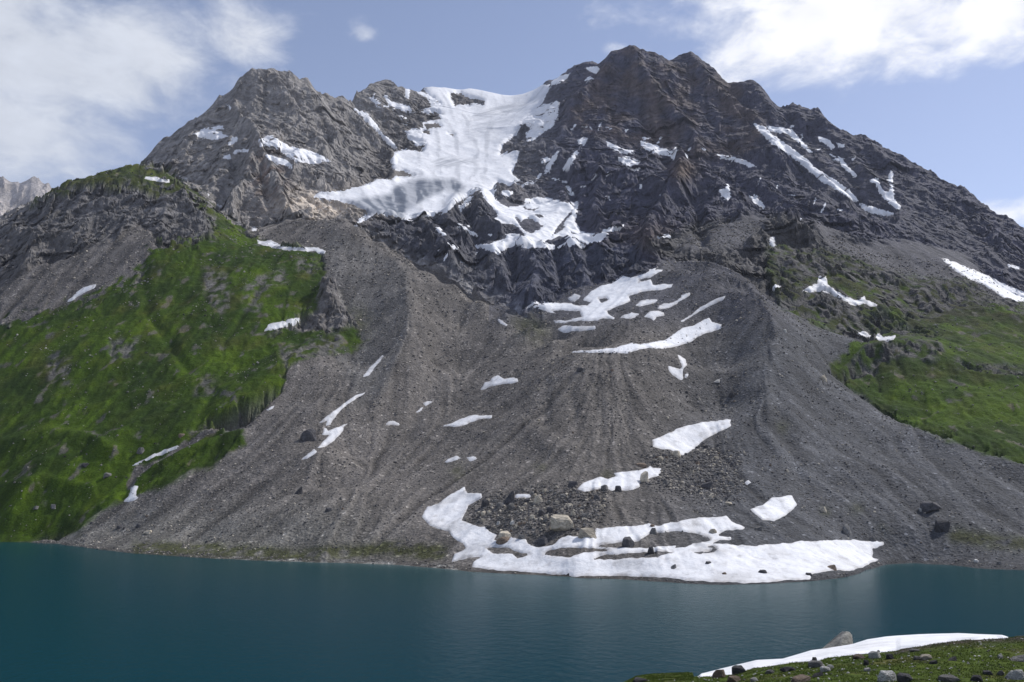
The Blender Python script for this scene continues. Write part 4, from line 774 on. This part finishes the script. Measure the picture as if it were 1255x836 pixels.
# turf blades
n = 52000; tpx = np.where(rng.random(n) < 0.12, rng.uniform(740, 850, n), rng.uniform(770, 1275, n)); ty = rng.uniform(57, 84, n); ty = np.where((tpx < 850) & (rng.random(n) < 0.5), rng.uniform(80, 93, n), ty); tu = (tpx - CX) / F * (CP - 0.21 * SP)
tuft = fbm(tu * ty, ty, 1.6, 2, seed=107) > -0.22; tu, ty = tu[tuft], ty[tuft]; n = len(tu)
x = tu * ty; z = bank_z(x, ty) - 0.01; hgt = rng.uniform(0.05, 0.15, n); ang = rng.uniform(0, 2 * np.pi, n); wdt = rng.uniform(0.015, 0.035, n); ln = rng.uniform(-0.06, 0.06, (n, 2))
tv = []; 
for k in range(2):
    a = ang + k * 1.7; ox, oy = np.cos(a) * wdt, np.sin(a) * wdt; jx = rng.uniform(-0.05, 0.05, n); jy = rng.uniform(-0.05, 0.05, n)
    tv.append(np.stack([np.stack([x + jx - ox, ty + jy - oy, z], 1), np.stack([x + jx + ox, ty + jy + oy, z], 1), np.stack([x + jx + ln[:, 0], ty + jy + ln[:, 1], z + hgt * (1 - 0.3 * k)], 1)], 1))
tv = np.concatenate(tv).reshape(-1, 3); tf = np.arange(len(tv)).reshape(-1, 3)
tcol = np.repeat(np.tile(np.array([0.074, 0.110, 0.016]) * rng.uniform(0.6, 1.35, (n, 1)) + rng.uniform(0, 0.03, (n, 1)) * np.array([1, 0.7, 0.2]), (2, 1)), 3, axis=0)
def mat_blade():
    t = NT('grass_blade'); c = t.attr().outputs['Color']; return t.finish(c, 0.8, None, 0.2)
tag(link(np_mesh('grass', tv, tf, tcol, False, (mat_blade(),))), 'short tufts of grass covering the near bank', 'grass', kind='stuff')

# ------------------------------------------------------------------ boulders
def mat_stone(name, base, var=0.35):
    t = NT(name); oi = t.n.new('ShaderNodeObjectInfo'); tcn = t.n.new('ShaderNodeTexCoord')
    n1 = t.noise(2.2, 7, 0.7, tcn.outputs['Object']); n2 = t.noise(9.0, 4, 0.7, tcn.outputs['Object'])
    c = t.mul(base, t.ramp(n1, [(0.3, 1 - var * 1.2), (0.5, 1.0), (0.72, 1 + var)]))
    c = t.mul(c, t.ramp(n2, [(0.3, 0.7), (0.6, 1.1)]))
    c = t.mul(c, t.ramp(oi.outputs['Random'], [(0.0, 0.75), (1.0, 1.25)]))
    b = t.bump(n1, 0.9, 0.5); b = t.bump(n2, 0.6, 0.2, b)
    return t.finish(c, 0.85, b, 0.2)
MS = dict(dark=mat_stone('dark_stone', (0.075, 0.073, 0.078)), grey=mat_stone('grey_stone', (0.17, 0.165, 0.16)), pale=mat_stone('pale_stone', (0.46, 0.41, 0.33)), brown=mat_stone('brown_stone', (0.17, 0.13, 0.10)), light=mat_stone('light_grey_stone', (0.36, 0.345, 0.31)), white=mat_stone('white_stone', (0.48, 0.47, 0.45)))
import bmesh
def rock_mesh(seed, npts=16, flat=1.0, crack=False, pointy=0.0):
    r = random.Random(seed); bm = bmesh.new()
    for _ in range(npts):
        a = r.uniform(0, 2 * math.pi); zz = r.uniform(-0.35, 1); rad = math.sqrt(max(0.04, 1 - max(zz, 0) ** 2 * (0.75 - 0.2 * flat))) * r.uniform(0.8, 1.05) * (1 - pointy * max(zz, 0))
        bm.verts.new((rad * math.cos(a), rad * math.sin(a) * 0.85, zz))
    bmesh.ops.convex_hull(bm, input=bm.verts)
    bmesh.ops.delete(bm, geom=[v for v in bm.verts if not v.link_faces], context='VERTS')
    bmesh.ops.bevel(bm, geom=list(bm.edges), offset=0.05, segments=1, profile=0.6, affect='EDGES')
    bmesh.ops.subdivide_edges(bm, edges=list(bm.edges), cuts=1, use_grid_fill=True)
    for v in bm.verts: v.co += v.normal * r.uniform(-0.03, 0.02)
    xs_ = [v.co.x for v in bm.verts]; ys_ = [v.co.y for v in bm.verts]; zt = max(v.co.z for v in bm.verts)
    for v in bm.verts:
        v.co.x = (v.co.x - (max(xs_) + min(xs_)) / 2) / (max(xs_) - min(xs_)); v.co.y = (v.co.y - (max(ys_) + min(ys_)) / 2) / (max(ys_) - min(ys_)); v.co.z = v.co.z / zt
    me = bpy.data.meshes.new('boulder'); bm.to_mesh(me); bm.free()
    me.materials.append(MS['grey']); return me
TEMPL = [rock_mesh(300 + k, 12 + (k % 4) * 3, flat=(k % 3) / 2) for k in range(12)]
TEMPL_M = {}
def templ(k, tone):
    if (k, tone) not in TEMPL_M:
        me = TEMPL[k].copy(); me.materials.clear(); me.materials.append(MS[tone]); TEMPL_M[(k, tone)] = me
    return TEMPL_M[(k, tone)]
def boulder(px, py, wpx, hpx, tone, label, group=None, k=None, where=None, mesh=None, name='boulder', rz=None):
    p = where or hit(px, py)
    if p is None: return None
    d = p[1]; W = wpx * d / F; H = hpx * d / F * 1.15
    o = bpy.data.objects.new(name, mesh or templ(k if k is not None else random.randrange(12), tone)); col.objects.link(o)
    o.scale = (W, W * random.uniform(0.7, 0.95), H); o.location = (p[0], p[1] + W * 0.15, p[2] - 0.16 * H); o.rotation_euler = (0, 0, rz if rz is not None else random.uniform(-0.35, 0.35))
    tag(o, label, 'boulder' if name == 'boulder' else 'rock', group)
    return o
G_B = 'boulders on the debris'
big = [(690,650,29,19,'pale','big pale cracked boulder behind the shore snowfield'),(720,658,23,11,'pale','low pale slab-like boulder at the right foot of the big pale boulder'),(620,660,17,9,'pale','pale boulder with a flat top at the snowfield edge left of the big one'),
 (617,666,19,8,'brown','low brown rock lying in front of the flat-topped pale boulder'),(623,617,16,16,'dark','squarish near-black block at the top of the boulder field'),(594.5,621,10,9,'dark','dark boulder left of the squarish black block'),(627,624,11,8,'grey','tilted slate-grey block under the squarish black block'),
 (660,616,12,9,'pale','pale pointed boulder beside the little snow bar'),(628,643,6,5,'white','small pale round stone left in the boulder field'),(611,643,5,4,'white','tiny whitish stone near the left edge of the boulder field'),(664,632,9,8,'dark','left of two dark boulders above the big pale boulder'),(674,629,9,8,'dark','right of two dark boulders above the big pale boulder'),
 (666,667,15,8,'dark','dark flat boulder at the snow edge below the boulder field'),(640,661,10,6,'grey','grey boulder between the flat-topped pale one and the dark flat one'),(771.5,671,16,13,'dark','dark domed boulder on the dirt strip in the shore snowfield'),(797.5,678,9,8,'dark','small dark pyramid-shaped rock on the lower dirt strip'),
 (824.5,698,10,6.5,'grey','small striped grey rock lying alone on the shore snowfield'),(868,692,8,4,'dark','dark flat stone on the snow right of the striped rock'),(888.5,705,7,3.5,'brown','brown stone on the snow near the water edge'),(874,654,10,6,'pale','pale rounded boulder on the upper right lobe of the shore snow'),
 (790,590,11,13,'pale','upright pale boulder standing in the irregular snow patch'),(801,654,9,7,'grey','grey boulder at the snow lobe above the dirt strip'),(800,646.5,6,4,'brown','small reddish rock behind the grey boulder at the snow lobe'),(702,597,13,8,'dark','dark boulder at the left tip of the irregular snow patch'),
 (741,600,9,6,'grey','grey boulder at the lower edge of the irregular snow patch'),(758,602,9,7,'dark','dark boulder under the middle of the irregular snow patch'),(787,573,16,6,'brown','long brownish boulder above the irregular snow patch'),(934.5,703,13,4.5,'dark','dark oblong stone on the right part of the shore snowfield'),
 (1017,697,17,5,'brown','brown slab half out of the snow near the gravel spit'),(991,706,8,4,'dark','black stone where the snowfield ends at the gravel spit'),(1039,655,11,13,'grey','split grey boulder just above the right end of the shore snowfield'),(1070,663,8,5,'grey','rounded grey boulder at the upper right corner of the shore snowfield'),
 (930,650,10,5,'grey','flat grey boulder on the gravel above the shore snowfield'),(1009,627,9,6,'pale','pale-topped boulder on the slope right of the rounded snow patch'),(1143,626,24,12,'dark','upper of two large black boulders on the right scree'),(1156,649,20,12,'dark','lower of two large black boulders on the right scree'),
 (1131,626,8,3.5,'white','thin whitish slab left of the upper black boulder'),(1225,692,6,4,'grey','small two-tone stone at the right lake edge'),(1198,689,7,3.5,'white','flat pale stone on the right beach'),(377.5,539,21,14,'dark','large black boulder alone on the left debris slope'),
 (365,605,11,9,'dark','dark boulder on the lower left debris slope'),(402,627,8,5,'dark','small dark boulder on the lower left debris, right of its larger neighbour'),(147,647,8,4,'dark','left of two small dark rocks on the beach fan'),(170,646,8,4,'dark','right of two small dark rocks on the beach fan'),(181,654,11,4,'pale','pale flat rock under the two dark rocks on the beach fan'),
 (171.5,555,10,7,'grey','grey boulder in the meadow beside the stream gully'),(131,585,9,6,'grey','pale grey rock pair in the meadow below the gully'),(104,571,9,4,'dark','dark flat rock in the low meadow'),(43.5,624,8,4,'grey','grey rock in the lower left meadow'),(65,623,8,5,'grey','grey rock just right of another in the lower left meadow'),
 (223,535,10,4,'brown','brown rock in the meadow above the snow line'),(898,486,9,6,'dark','dark boulder under the claw-shaped snow patch'),(878,468,11,4,'white','thin pale slab on the slope right of the claw-shaped snow'),(962,407,5,4,'white','white boulder on the sharp crest of the right moraine'),(1010,466,8,7,'pale','pale rock in the eroded gully of the right moraine'),
 (712,455,11,5,'dark','dark flat boulder on the upper debris under the lip snow'),(867.5,598,16,8,'dark','dark slab-like boulder in the dense boulder field right of centre'),(829,559,12,7,'pale','pale boulder at the lower edge of the broad tilted snow patch'),(893,619,9,4,'pale','pale flat boulder below the dense boulder field'),(412,418,6,5,'dark','dark rock on the scree by the mossy notch'),(404,377,9,4,'dark','small black rock on the smooth left moraine flank')]
bp = rock_mesh(91, 24, flat=1.0); bp.materials.clear(); bp.materials.append(MS['pale'])
for k, b in enumerate(big): boulder(*b[:5], b[5], G_B, k=k % 12, mesh=bp if k == 0 else None)

# smaller individual boulders by field
FIELDS = [([(585,615),(640,603),(700,600),(745,600),(738,640),(700,655),(640,658),(600,650),(578,640)],120,2.8,8.5,'in the rubble field behind the shore snowfield',0.32),
 ([(795,560),(850,540),(900,560),(910,600),(880,615),(820,600),(800,590),(790,572)],72,2.8,7.5,'in the dense boulder field right of the irregular snow patch',0.25),
 ([(850,480),(905,485),(900,535),(860,510)],24,2.4,4.6,'on the slope above the broad tilted snow patch',0.15),
 ([(640,440),(800,445),(860,470),(800,540),(650,530),(590,480)],38,2.2,4.4,'on the middle debris slope under the moraine lip',0.15),
 ([(90,640),(250,600),(330,560),(420,560),(500,640),(420,670),(200,665)],40,2.2,4.4,'on the left debris fan near the lake',0.2),
 ([(930,540),(1050,580),(1200,640),(1240,680),(1060,660),(960,640)],26,2.2,4.4,'on the right debris fan near the lake',0.15)]
def rand_in(poly):
    p = np.array(poly)
    while True:
        a, b = random.uniform(*[p[:, 0].min(), p[:, 0].max()]), random.uniform(p[:, 1].min(), p[:, 1].max())
        if sdf(poly, np.array([a]), np.array([b]))[0] > 0: return a, b
ALLSNOW = [SHORE_SNOW, T31] + [fr(f, pl) for f, pl, T, lab in PATCHES if T < 1.5]
def on_snow(a, b):
    return any(min(q[0] for q in P) < a < max(q[0] for q in P) and sdf(P, np.array([a]), np.array([b]))[0] > -1 for P in ALLSNOW)
for poly, cnt, s0_, s1_, where, pl_ in FIELDS:
    c_ = 0
    while c_ < cnt:
        a, b = rand_in(poly)
        if on_snow(a, b): continue
        w0 = s0_ + (s1_ - s0_) * random.random() ** 2.2; tone = random.choices(['grey', 'dark', 'pale', 'brown'], [0.5, 0.5 - pl_, pl_, 0.15])[0]
        boulder(a, b, w0, w0 * random.uniform(0.45, 0.8), tone, 'small angular %s boulder %s' % (tone, where), 'small %s boulders %s' % (tone, where)); c_ += 1

# countless stones as one mass
ico = bmesh.new(); bmesh.ops.create_icosphere(ico, subdivisions=1, radius=0.5); iv = np.array([v.co[:] for v in ico.verts]); ifc = np.array([[v.index for v in f.verts] for f in ico.faces]); ico.free()
def stones(name, P, S, Cc, label, mat):
    n = len(P); r = rng.random((n, 3)) * 0.6 + 0.7; a = rng.uniform(0, 6.28, n); sh = iv[None] * (1 + rng.uniform(-0.28, 0.28, (n, len(iv), 1)))
    sh = sh * r[:, None, :] * S[:, None, None] * np.array([1.1, 0.9, 0.75]); ca, sa = np.cos(a)[:, None], np.sin(a)[:, None]
    vx = sh[..., 0] * ca - sh[..., 1] * sa; vy = sh[..., 0] * sa + sh[..., 1] * ca
    v = np.stack([vx + P[:, 0:1], vy + P[:, 1:2], sh[..., 2] + P[:, 2:3] + 0.12 * S[:, None]], -1).reshape(-1, 3)
    f = (ifc[None] + (np.arange(n) * len(iv))[:, None, None]).reshape(-1, 3)
    tag(link(np_mesh(name, v, f, np.repeat(Cc, len(iv), 0), False, (mat,))), label, 'stones', kind='stuff')
M_STN = (lambda t: t.finish(t.mul(t.attr().outputs['Color'], t.ramp(t.noise(1.2, 4, 0.7), [(0.3, 0.75), (0.7, 1.25)])), 0.85, t.bump(t.noise(1.0, 4, 0.7), 0.6, 0.4), 0.2))(NT('loose_stone'))
vi, vj = np.where(VIS & (scree > 0.6) & (Z > 0.15) & (PX > -80) & (PX < 1335) & (YY < 1500))
dens = np.ones(len(vi)) * 0.24 + 2.2 * (Z[vi, vj] < 1.8)
pxv, pyv = PX[vi, vj], PY[vi, vj]
for poly, cnt, *_ in FIELDS: dens += smooth(-20, 12, sdf(poly, pxv, pyv, 24) + 14 * fbm(XX[vi, vj], YY[vi, vj], 18, 3, seed=112)) ** 1.5 * (7 if cnt > 50 else 0.5)
dens += 1.0 * (fbm(XX[vi, vj], YY[vi, vj], 22, 3, seed=110) > 0.12)
dens *= YY[vi, vj] / 700.0
for P_ in ALLSNOW: dens[sdf(P_, pxv, pyv, 3) > -1.2] = 0
pick = rng.choice(len(vi), 30000, replace=False, p=dens / dens.sum())
a, b = vi[pick], vj[pick]; D_ = YY[a, b]
inrub = np.zeros(len(a))
for poly, cnt, *_ in FIELDS[:2]: inrub = np.maximum(inrub, smooth(-18, 6, sdf(poly, PX[a, b], PY[a, b], 24)))
S = D_ / F * (0.9 + (2.1 + 1.3 * inrub) * rng.random(len(a)) ** (3.2 - 1.2 * inrub))
tone = rng.random((len(a), 1)); Cc = np.where(tone < 0.14, np.array([[0.42, 0.38, 0.32]]), np.where(tone < 0.36, np.array([[0.09, 0.088, 0.093]]), np.array([[0.17, 0.158, 0.147]]))) * rng.uniform(0.75, 1.25, (len(a), 1))
stones('loose_stones', np.stack([XD[a, b] + rng.uniform(-1, 1, len(a)), YD[a, b], Z[a, b]], 1), S, Cc, 'countless loose stones strewn over the grey debris slopes', M_STN)
vi, vj = np.where(VIS & (grass > 0.7) & (Z > 1) & (PX > -80) & (PX < 1335)); dn = (0.15 + (fbm(XX[vi, vj], YY[vi, vj], 40, 3, seed=111) > 0.15)) * YY[vi, vj]
pick = rng.choice(len(vi), 2600, replace=False, p=dn / dn.sum()); a, b = vi[pick], vj[pick]
S = YY[a, b] / F * (0.9 + 2.2 * rng.random(len(a)) ** 4); Cc = np.where(rng.random((len(a), 1)) < 0.6, np.array([[0.25, 0.24, 0.22]]), np.array([[0.09, 0.09, 0.085]])) * rng.uniform(0.7, 1.3, (len(a), 1))
stones('meadow_stones', np.stack([XD[a, b], YD[a, b], Z[a, b]], 1), S, Cc, 'small stones sprinkled over the green meadows', M_STN)

# ------------------------------------------------------------------ rocks of the near bank
FG = dict(f5=(780,756,5.273), f6=(1015,756,5.229))
near = [('f6',305,266,75,40,'white','rounded light grey rock just below the near snow strip'),('f6',380,412,120,62,'white','light grey boulder at the bottom edge of the near grass'),('f6',500,418,95,50,'dark','dark rugged rock right of the light grey boulder at the bottom'),
 ('f6',630,272,92,28,'pale','flat tan rock in the middle of the near grass'),('f6',680,303,50,22,'dark','dark small rock in front of the flat tan rock'),('f6',400,272,52,32,'dark','dark rock right of the rounded light rock below the snow'),('f6',205,268,82,24,'brown','flat brownish rock left of the rounded light rock'),
 ('f6',1105,266,36,22,'white','small white stone on the right part of the near grass'),('f6',1232,284,125,40,'grey','grey ledge rock at the right edge of the near grass'),('f6',1218,400,135,52,'white','light grey boulder in the bottom right corner'),('f6',795,418,132,36,'grey','broad low grey rock at the bottom of the near grass'),
 ('f6',1110,375,42,30,'grey','grey rock left of the corner boulder'),('f6',1030,372,60,22,'dark','dark flat rock in the lower right grass'),('f6',245,312,36,34,'dark','upright dark stone in the near grass'),('f6',560,222,62,12,'grey','thin flat stone at the snow strip edge'),('f6',955,414,82,36,'dark','dark rock between the broad low rock and the corner boulder'),
 ('f6',255,350,46,22,'white','small whitish rock under the upright dark stone'),('f6',18,328,46,18,'white','small whitish rock left in the near grass'),('f6',325,230,26,14,'dark','tiny dark stone touching the near snow strip'),('f6',570,274,48,22,'grey','grey stone at the left of the flat tan rock'),('f6',800,280,52,26,'grey','grey split stone in the right half of the near grass'),
 ('f5',540,392,88,46,'brown','brown-topped boulder at the left end of the near snow strip'),('f5',670,366,92,44,'dark','dark boulder leaning into the near snow strip'),('f5',985,350,96,28,'dark','dark low rock in the left near grass'),('f5',1170,326,104,36,'grey','grey rock with a dark top just below the snow'),
 ('f5',1150,292,36,30,'dark','small dark rock sticking up against the near snow'),('f5',1225,356,62,32,'white','pale rock pile in the left near grass'),('f5',862,368,60,24,'grey','small grey rock under the dark leaning boulder'),('f5',1072,420,122,36,'brown','brown rock at the bottom edge of the near grass'),('f5',635,424,102,38,'brown','brown-rimmed rock at the bottom left of the near grass'),
 ('f5',765,416,52,20,'white','small pale stone beside the brown-rimmed rock'),('f5',25,422,92,24,'dark','dark rock at the far left tip of the near bank'),('f5',1175,386,72,26,'dark','dark rock under the pale rock pile')]
def bank_hit(px, py):
    u, s = ray(px, py); yy = np.linspace(56, 84, 400); z = bank_z(u * yy, yy); k = np.argmax((z - EYE) / yy >= s - 1e-5)
    if k == 0: k = 40 if (z[0] - EYE) / yy[0] >= s else 380
    return float(u * yy[k]), float(yy[k]), float(z[k])
for k, (f, a, b, w_, h_, tone, lab) in enumerate(near):
    ox, oy, m = FG[f]; px, py = ox + a / m, oy + b / m
    boulder(px, py, w_ / m, h_ / m, tone, lab, 'rocks on the near bank', k=(k * 5) % 12, where=bank_hit(px, min(py, 846)), name='rock')
# the pointed boulder standing in the water beyond the near snow strip
u, s = ray(1026.5, 799); yb = 121.0
bigm = rock_mesh(77, 16, flat=0.2); bigm.materials.clear(); bigm.materials.append(MS['light'])
for v in bigm.vertices:                                               # long ramp on the left, blunt high end on the right
    t = v.co.x + 0.5; v.co.z *= 0.12 + 0.98 * min(1, t / 0.72) ** 0.9
bb = boulder(0, 0, 56, 26, 'white', 'large wedge-shaped grey boulder behind the near snow strip, rising to the right', mesh=bigm, where=(float(u * yb), yb, float(EYE + s * yb) - 0.9), rz=0.12)
bb.scale.y = 3.6
P_ = [(float(u * yb), float(yb))]
# pebbles in the near turf
n = 900; ppx = rng.uniform(780, 1270, n); py_ = rng.uniform(57, 82, n); pu = (ppx - CX) / F * (CP - 0.21 * SP); xx = pu * py_
stones('pebbles', np.stack([xx, py_, bank_z(xx, py_)], 1), rng.uniform(0.05, 0.22, n) , np.where(rng.random((n, 1)) < 0.6, np.array([[0.40, 0.39, 0.36]]), np.array([[0.10, 0.095, 0.09]])), 'pebbles scattered in the near grass', M_STN)
SKY_TINT = (1.6, 1.32, 1.2, 1); VEIL = 0.4; VEIL_C = (4.4, 5.0, 6.8, 1); CLOUD_A = (5.1, 5.4, 6.0, 1); CLOUD_B = (8.2, 8.2, 8.3, 1)
# ------------------------------------------------------------------ air
xs = 5000
hz = np.array([(x, y, z) for x in (-8200, 3600) for y in (-150, 6600) for z in (-30, 2950)], float)
hf = np.array([(0,1,3,2),(4,6,7,5),(0,4,5,1),(2,3,7,6),(0,2,6,4),(1,5,7,3)])
haze = tag(link(np_mesh('haze', hz, hf, None, False)), kind='stuff')
hm = bpy.data.materials.new('mountain_air'); hm.use_nodes = True; hn = hm.node_tree; hn.nodes.remove(hn.nodes['Principled BSDF'])
pv = hn.nodes.new('ShaderNodeVolumePrincipled'); pv.inputs['Color'].default_value = (0.72, 0.80, 1.0, 1); pv.inputs['Density'].default_value = 0.00002; pv.inputs['Anisotropy'].default_value = 0.2
hn.links.new(pv.outputs[0], hn.nodes['Material Output'].inputs['Volume']); haze.data.materials.append(hm)

# ------------------------------------------------------------------ light and sky
SUN_EL, SUN_AZ = 50.0, 62.0                                           # azimuth to the right of the view direction (+Y)
sl = bpy.data.lights.new('sun', 'SUN'); sl.energy = 4.3; sl.angle = R(0.5); sl.color = (1.0, 0.965, 0.91)
so = bpy.data.objects.new('sun', sl); col.objects.link(so); so.rotation_euler = (R(90 - SUN_EL), 0, R(180 - SUN_AZ)); so.location = (400, 200, 900)
w = bpy.data.worlds.new('World'); scene.world = w; w.use_nodes = True; wt = w.node_tree; wn = wt.nodes; bg = wn['Background']
skyt = wn.new('ShaderNodeTexSky'); skyt.sky_type = 'NISHITA'; skyt.sun_disc = False; skyt.sun_elevation = R(SUN_EL); skyt.sun_rotation = R(SUN_AZ)
skyt.altitude = 2500; skyt.air_density = 1.0; skyt.dust_density = 1.2; skyt.ozone_density = 1.0
tc = wn.new('ShaderNodeTexCoord')
def wmath(op, *a):
    n = wn.new('ShaderNodeMath'); n.operation = op
    for k, v in enumerate(a):
        if isinstance(v, (int, float)): n.inputs[k].default_value = v
        else: wt.links.new(v, n.inputs[k])
    return n.outputs[0]
def wvec(op, a, b=None):
    n = wn.new('ShaderNodeVectorMath'); n.operation = op
    for k, v in ((0, a), (1, b)):
        if v is None: continue
        if isinstance(v, tuple): n.inputs[k].default_value = v
        else: wt.links.new(v, n.inputs[k])
    return n.outputs
D = wvec('NORMALIZE', tc.outputs['Generated'])[0]
sep = wn.new('ShaderNodeSeparateXYZ'); wt.links.new(D, sep.inputs[0])
def wnoise(vec, scale, detail, rough, dist=0.0):
    n = wn.new('ShaderNodeTexNoise'); n.inputs['Scale'].default_value = scale; n.inputs['Detail'].default_value = detail
    n.inputs['Roughness'].default_value = rough; n.inputs['Distortion'].default_value = dist; wt.links.new(vec, n.inputs['Vector']); return n.outputs['Fac']
# cloud banks: soft discs of sky directions broken up by noise on a stretched dome
mpn = wn.new('ShaderNodeMapping'); mpn.inputs['Rotation'].default_value = (0, R(-22), 0); mpn.inputs['Scale'].default_value = (1.0, 1.0, 1.8); wt.links.new(D, mpn.inputs[0])
n_big = wnoise(mpn.outputs[0], 5.0, 9, 0.6, 0.3); n_fine = wnoise(mpn.outputs[0], 17.0, 7, 0.62, 0.3)
CLOUDS = [(40,60,170,1.0,80),(150,75,120,1.0,80),(-60,150,150,1.0,75),(60,150,120,0.75,60),(-150,20,220,1.0,100),(20,200,120,0.6,30),(300,42,58,0.95,42),(240,25,50,0.6,24),
          (1060,12,140,1.15,58),(970,18,75,0.85,36),(1180,25,130,0.95,45),(1080,-60,200,1.0,70),(447,43,20,0.55,14),(755,60,16,0.55,8),(1000,100,40,0.42,14),(1045,98,24,0.38,12),(1245,262,80,0.75,18),(725,27,9,0.3,6)]
mask = None
for (px, py, rx, st, ry) in CLOUDS:
    u0, s0 = ray(px, py); d0 = np.array([u0, 1, s0]); d0 /= np.linalg.norm(d0)
    r0 = np.array([d0[1], -d0[0], 0]); r0 /= np.linalg.norm(r0); u1 = np.cross(r0, d0)
    a = wmath('DIVIDE', wvec('DOT_PRODUCT', D, tuple(r0))[1], rx / F); b = wmath('DIVIDE', wvec('DOT_PRODUCT', D, tuple(u1))[1], ry / F)
    f = wvec('DOT_PRODUCT', D, tuple(d0))[1]
    rr = wmath('ADD', wmath('MULTIPLY', a, a), wmath('MULTIPLY', b, b))
    g = wmath('MULTIPLY', wmath('EXPONENT', wmath('MULTIPLY', rr, -0.8)), wmath('MULTIPLY', wmath('GREATER_THAN', f, 0.0), st))
    mask = g if mask is None else wmath('MAXIMUM', mask, g)
# other parts of the sky: scattered cloud everywhere outside the view
away = wmath('MULTIPLY', wmath('LESS_THAN', sep.outputs[1], 0.3), 0.45)
mask = wmath('MAXIMUM', mask, away)
nn = wmath('ADD', wmath('MULTIPLY', n_big, 0.78), wmath('MULTIPLY', n_fine, 0.42))
dens = wmath('ADD', wmath('MULTIPLY', mask, 1.15), wmath('MULTIPLY', wmath('SUBTRACT', nn, 0.60), 2.7))
cl = wn.new('ShaderNodeMapRange'); cl.interpolation_type = 'SMOOTHSTEP'; wt.links.new(dens, cl.inputs[0]); cl.inputs[1].default_value = 0.30; cl.inputs[2].default_value = 1.25; cl.inputs[4].default_value = 0.95
cfac = wmath('MULTIPLY', cl.outputs[0], wmath('GREATER_THAN', mask, 0.06))
tint = wn.new('ShaderNodeMix'); tint.data_type = 'RGBA'; tint.blend_type = 'MULTIPLY'; tint.inputs[0].default_value = 1.0
wt.links.new(skyt.outputs[0], tint.inputs[6]); tint.inputs[7].default_value = SKY_TINT
hg = wmath('POWER', wmath('SUBTRACT', 1.0, wmath('MAXIMUM', sep.outputs[2], 0.0)), 3.0)
veil = wn.new('ShaderNodeMix'); veil.data_type = 'RGBA'; wt.links.new(wmath('MULTIPLY', hg, VEIL), veil.inputs[0]); wt.links.new(tint.outputs[2], veil.inputs[6]); veil.inputs[7].default_value = VEIL_C
ccol = wn.new('ShaderNodeMix'); ccol.data_type = 'RGBA'
# clouds brighter towards the sun
us = np.array([math.sin(R(SUN_AZ)) * math.cos(R(SUN_EL)), math.cos(R(SUN_AZ)) * math.cos(R(SUN_EL)), math.sin(R(SUN_EL))])
sd = wmath('MULTIPLY', wmath('ADD', wvec('DOT_PRODUCT', D, tuple(us))[1], -0.35), 2.4); sdc = wn.new('ShaderNodeClamp'); wt.links.new(sd, sdc.inputs[0])
wt.links.new(sdc.outputs[0], ccol.inputs[0]); ccol.inputs[6].default_value = CLOUD_A; ccol.inputs[7].default_value = CLOUD_B
mx = wn.new('ShaderNodeMix'); mx.data_type = 'RGBA'; wt.links.new(cfac, mx.inputs[0]); wt.links.new(veil.outputs[2], mx.inputs[6]); cs = wn.new('ShaderNodeVectorMath'); cs.operation = 'SCALE'; wt.links.new(ccol.outputs[2], cs.inputs[0]); wt.links.new(wmath('ADD', 0.82, wmath('MULTIPLY', n_fine, 0.4)), cs.inputs['Scale']); wt.links.new(cs.outputs[0], mx.inputs[7])
wt.links.new(mx.outputs[2], bg.inputs['Color']); bg.inputs['Strength'].default_value = 0.14

# ------------------------------------------------------------------ camera and picture settings
cam = bpy.data.cameras.new('camera'); cam.sensor_width = 36.0; cam.lens = 36.0 * F / 1255.0; cam.clip_start = 0.5; cam.clip_end = 30000
co = bpy.data.objects.new('camera', cam); col.objects.link(co); co.location = (0, 0, EYE); co.rotation_euler = (R(90) + PITCH, 0, 0); scene.camera = co
scene.render.resolution_x = 1024; scene.render.resolution_y = 682
scene.render.engine = 'CYCLES'; scene.cycles.volume_bounces = 0; scene.cycles.max_bounces = 4
vs = scene.view_settings; vs.view_transform = 'Standard'; vs.look = 'None'; vs.exposure = -0.08; vs.gamma = 1.0; vs.use_curve_mapping = False
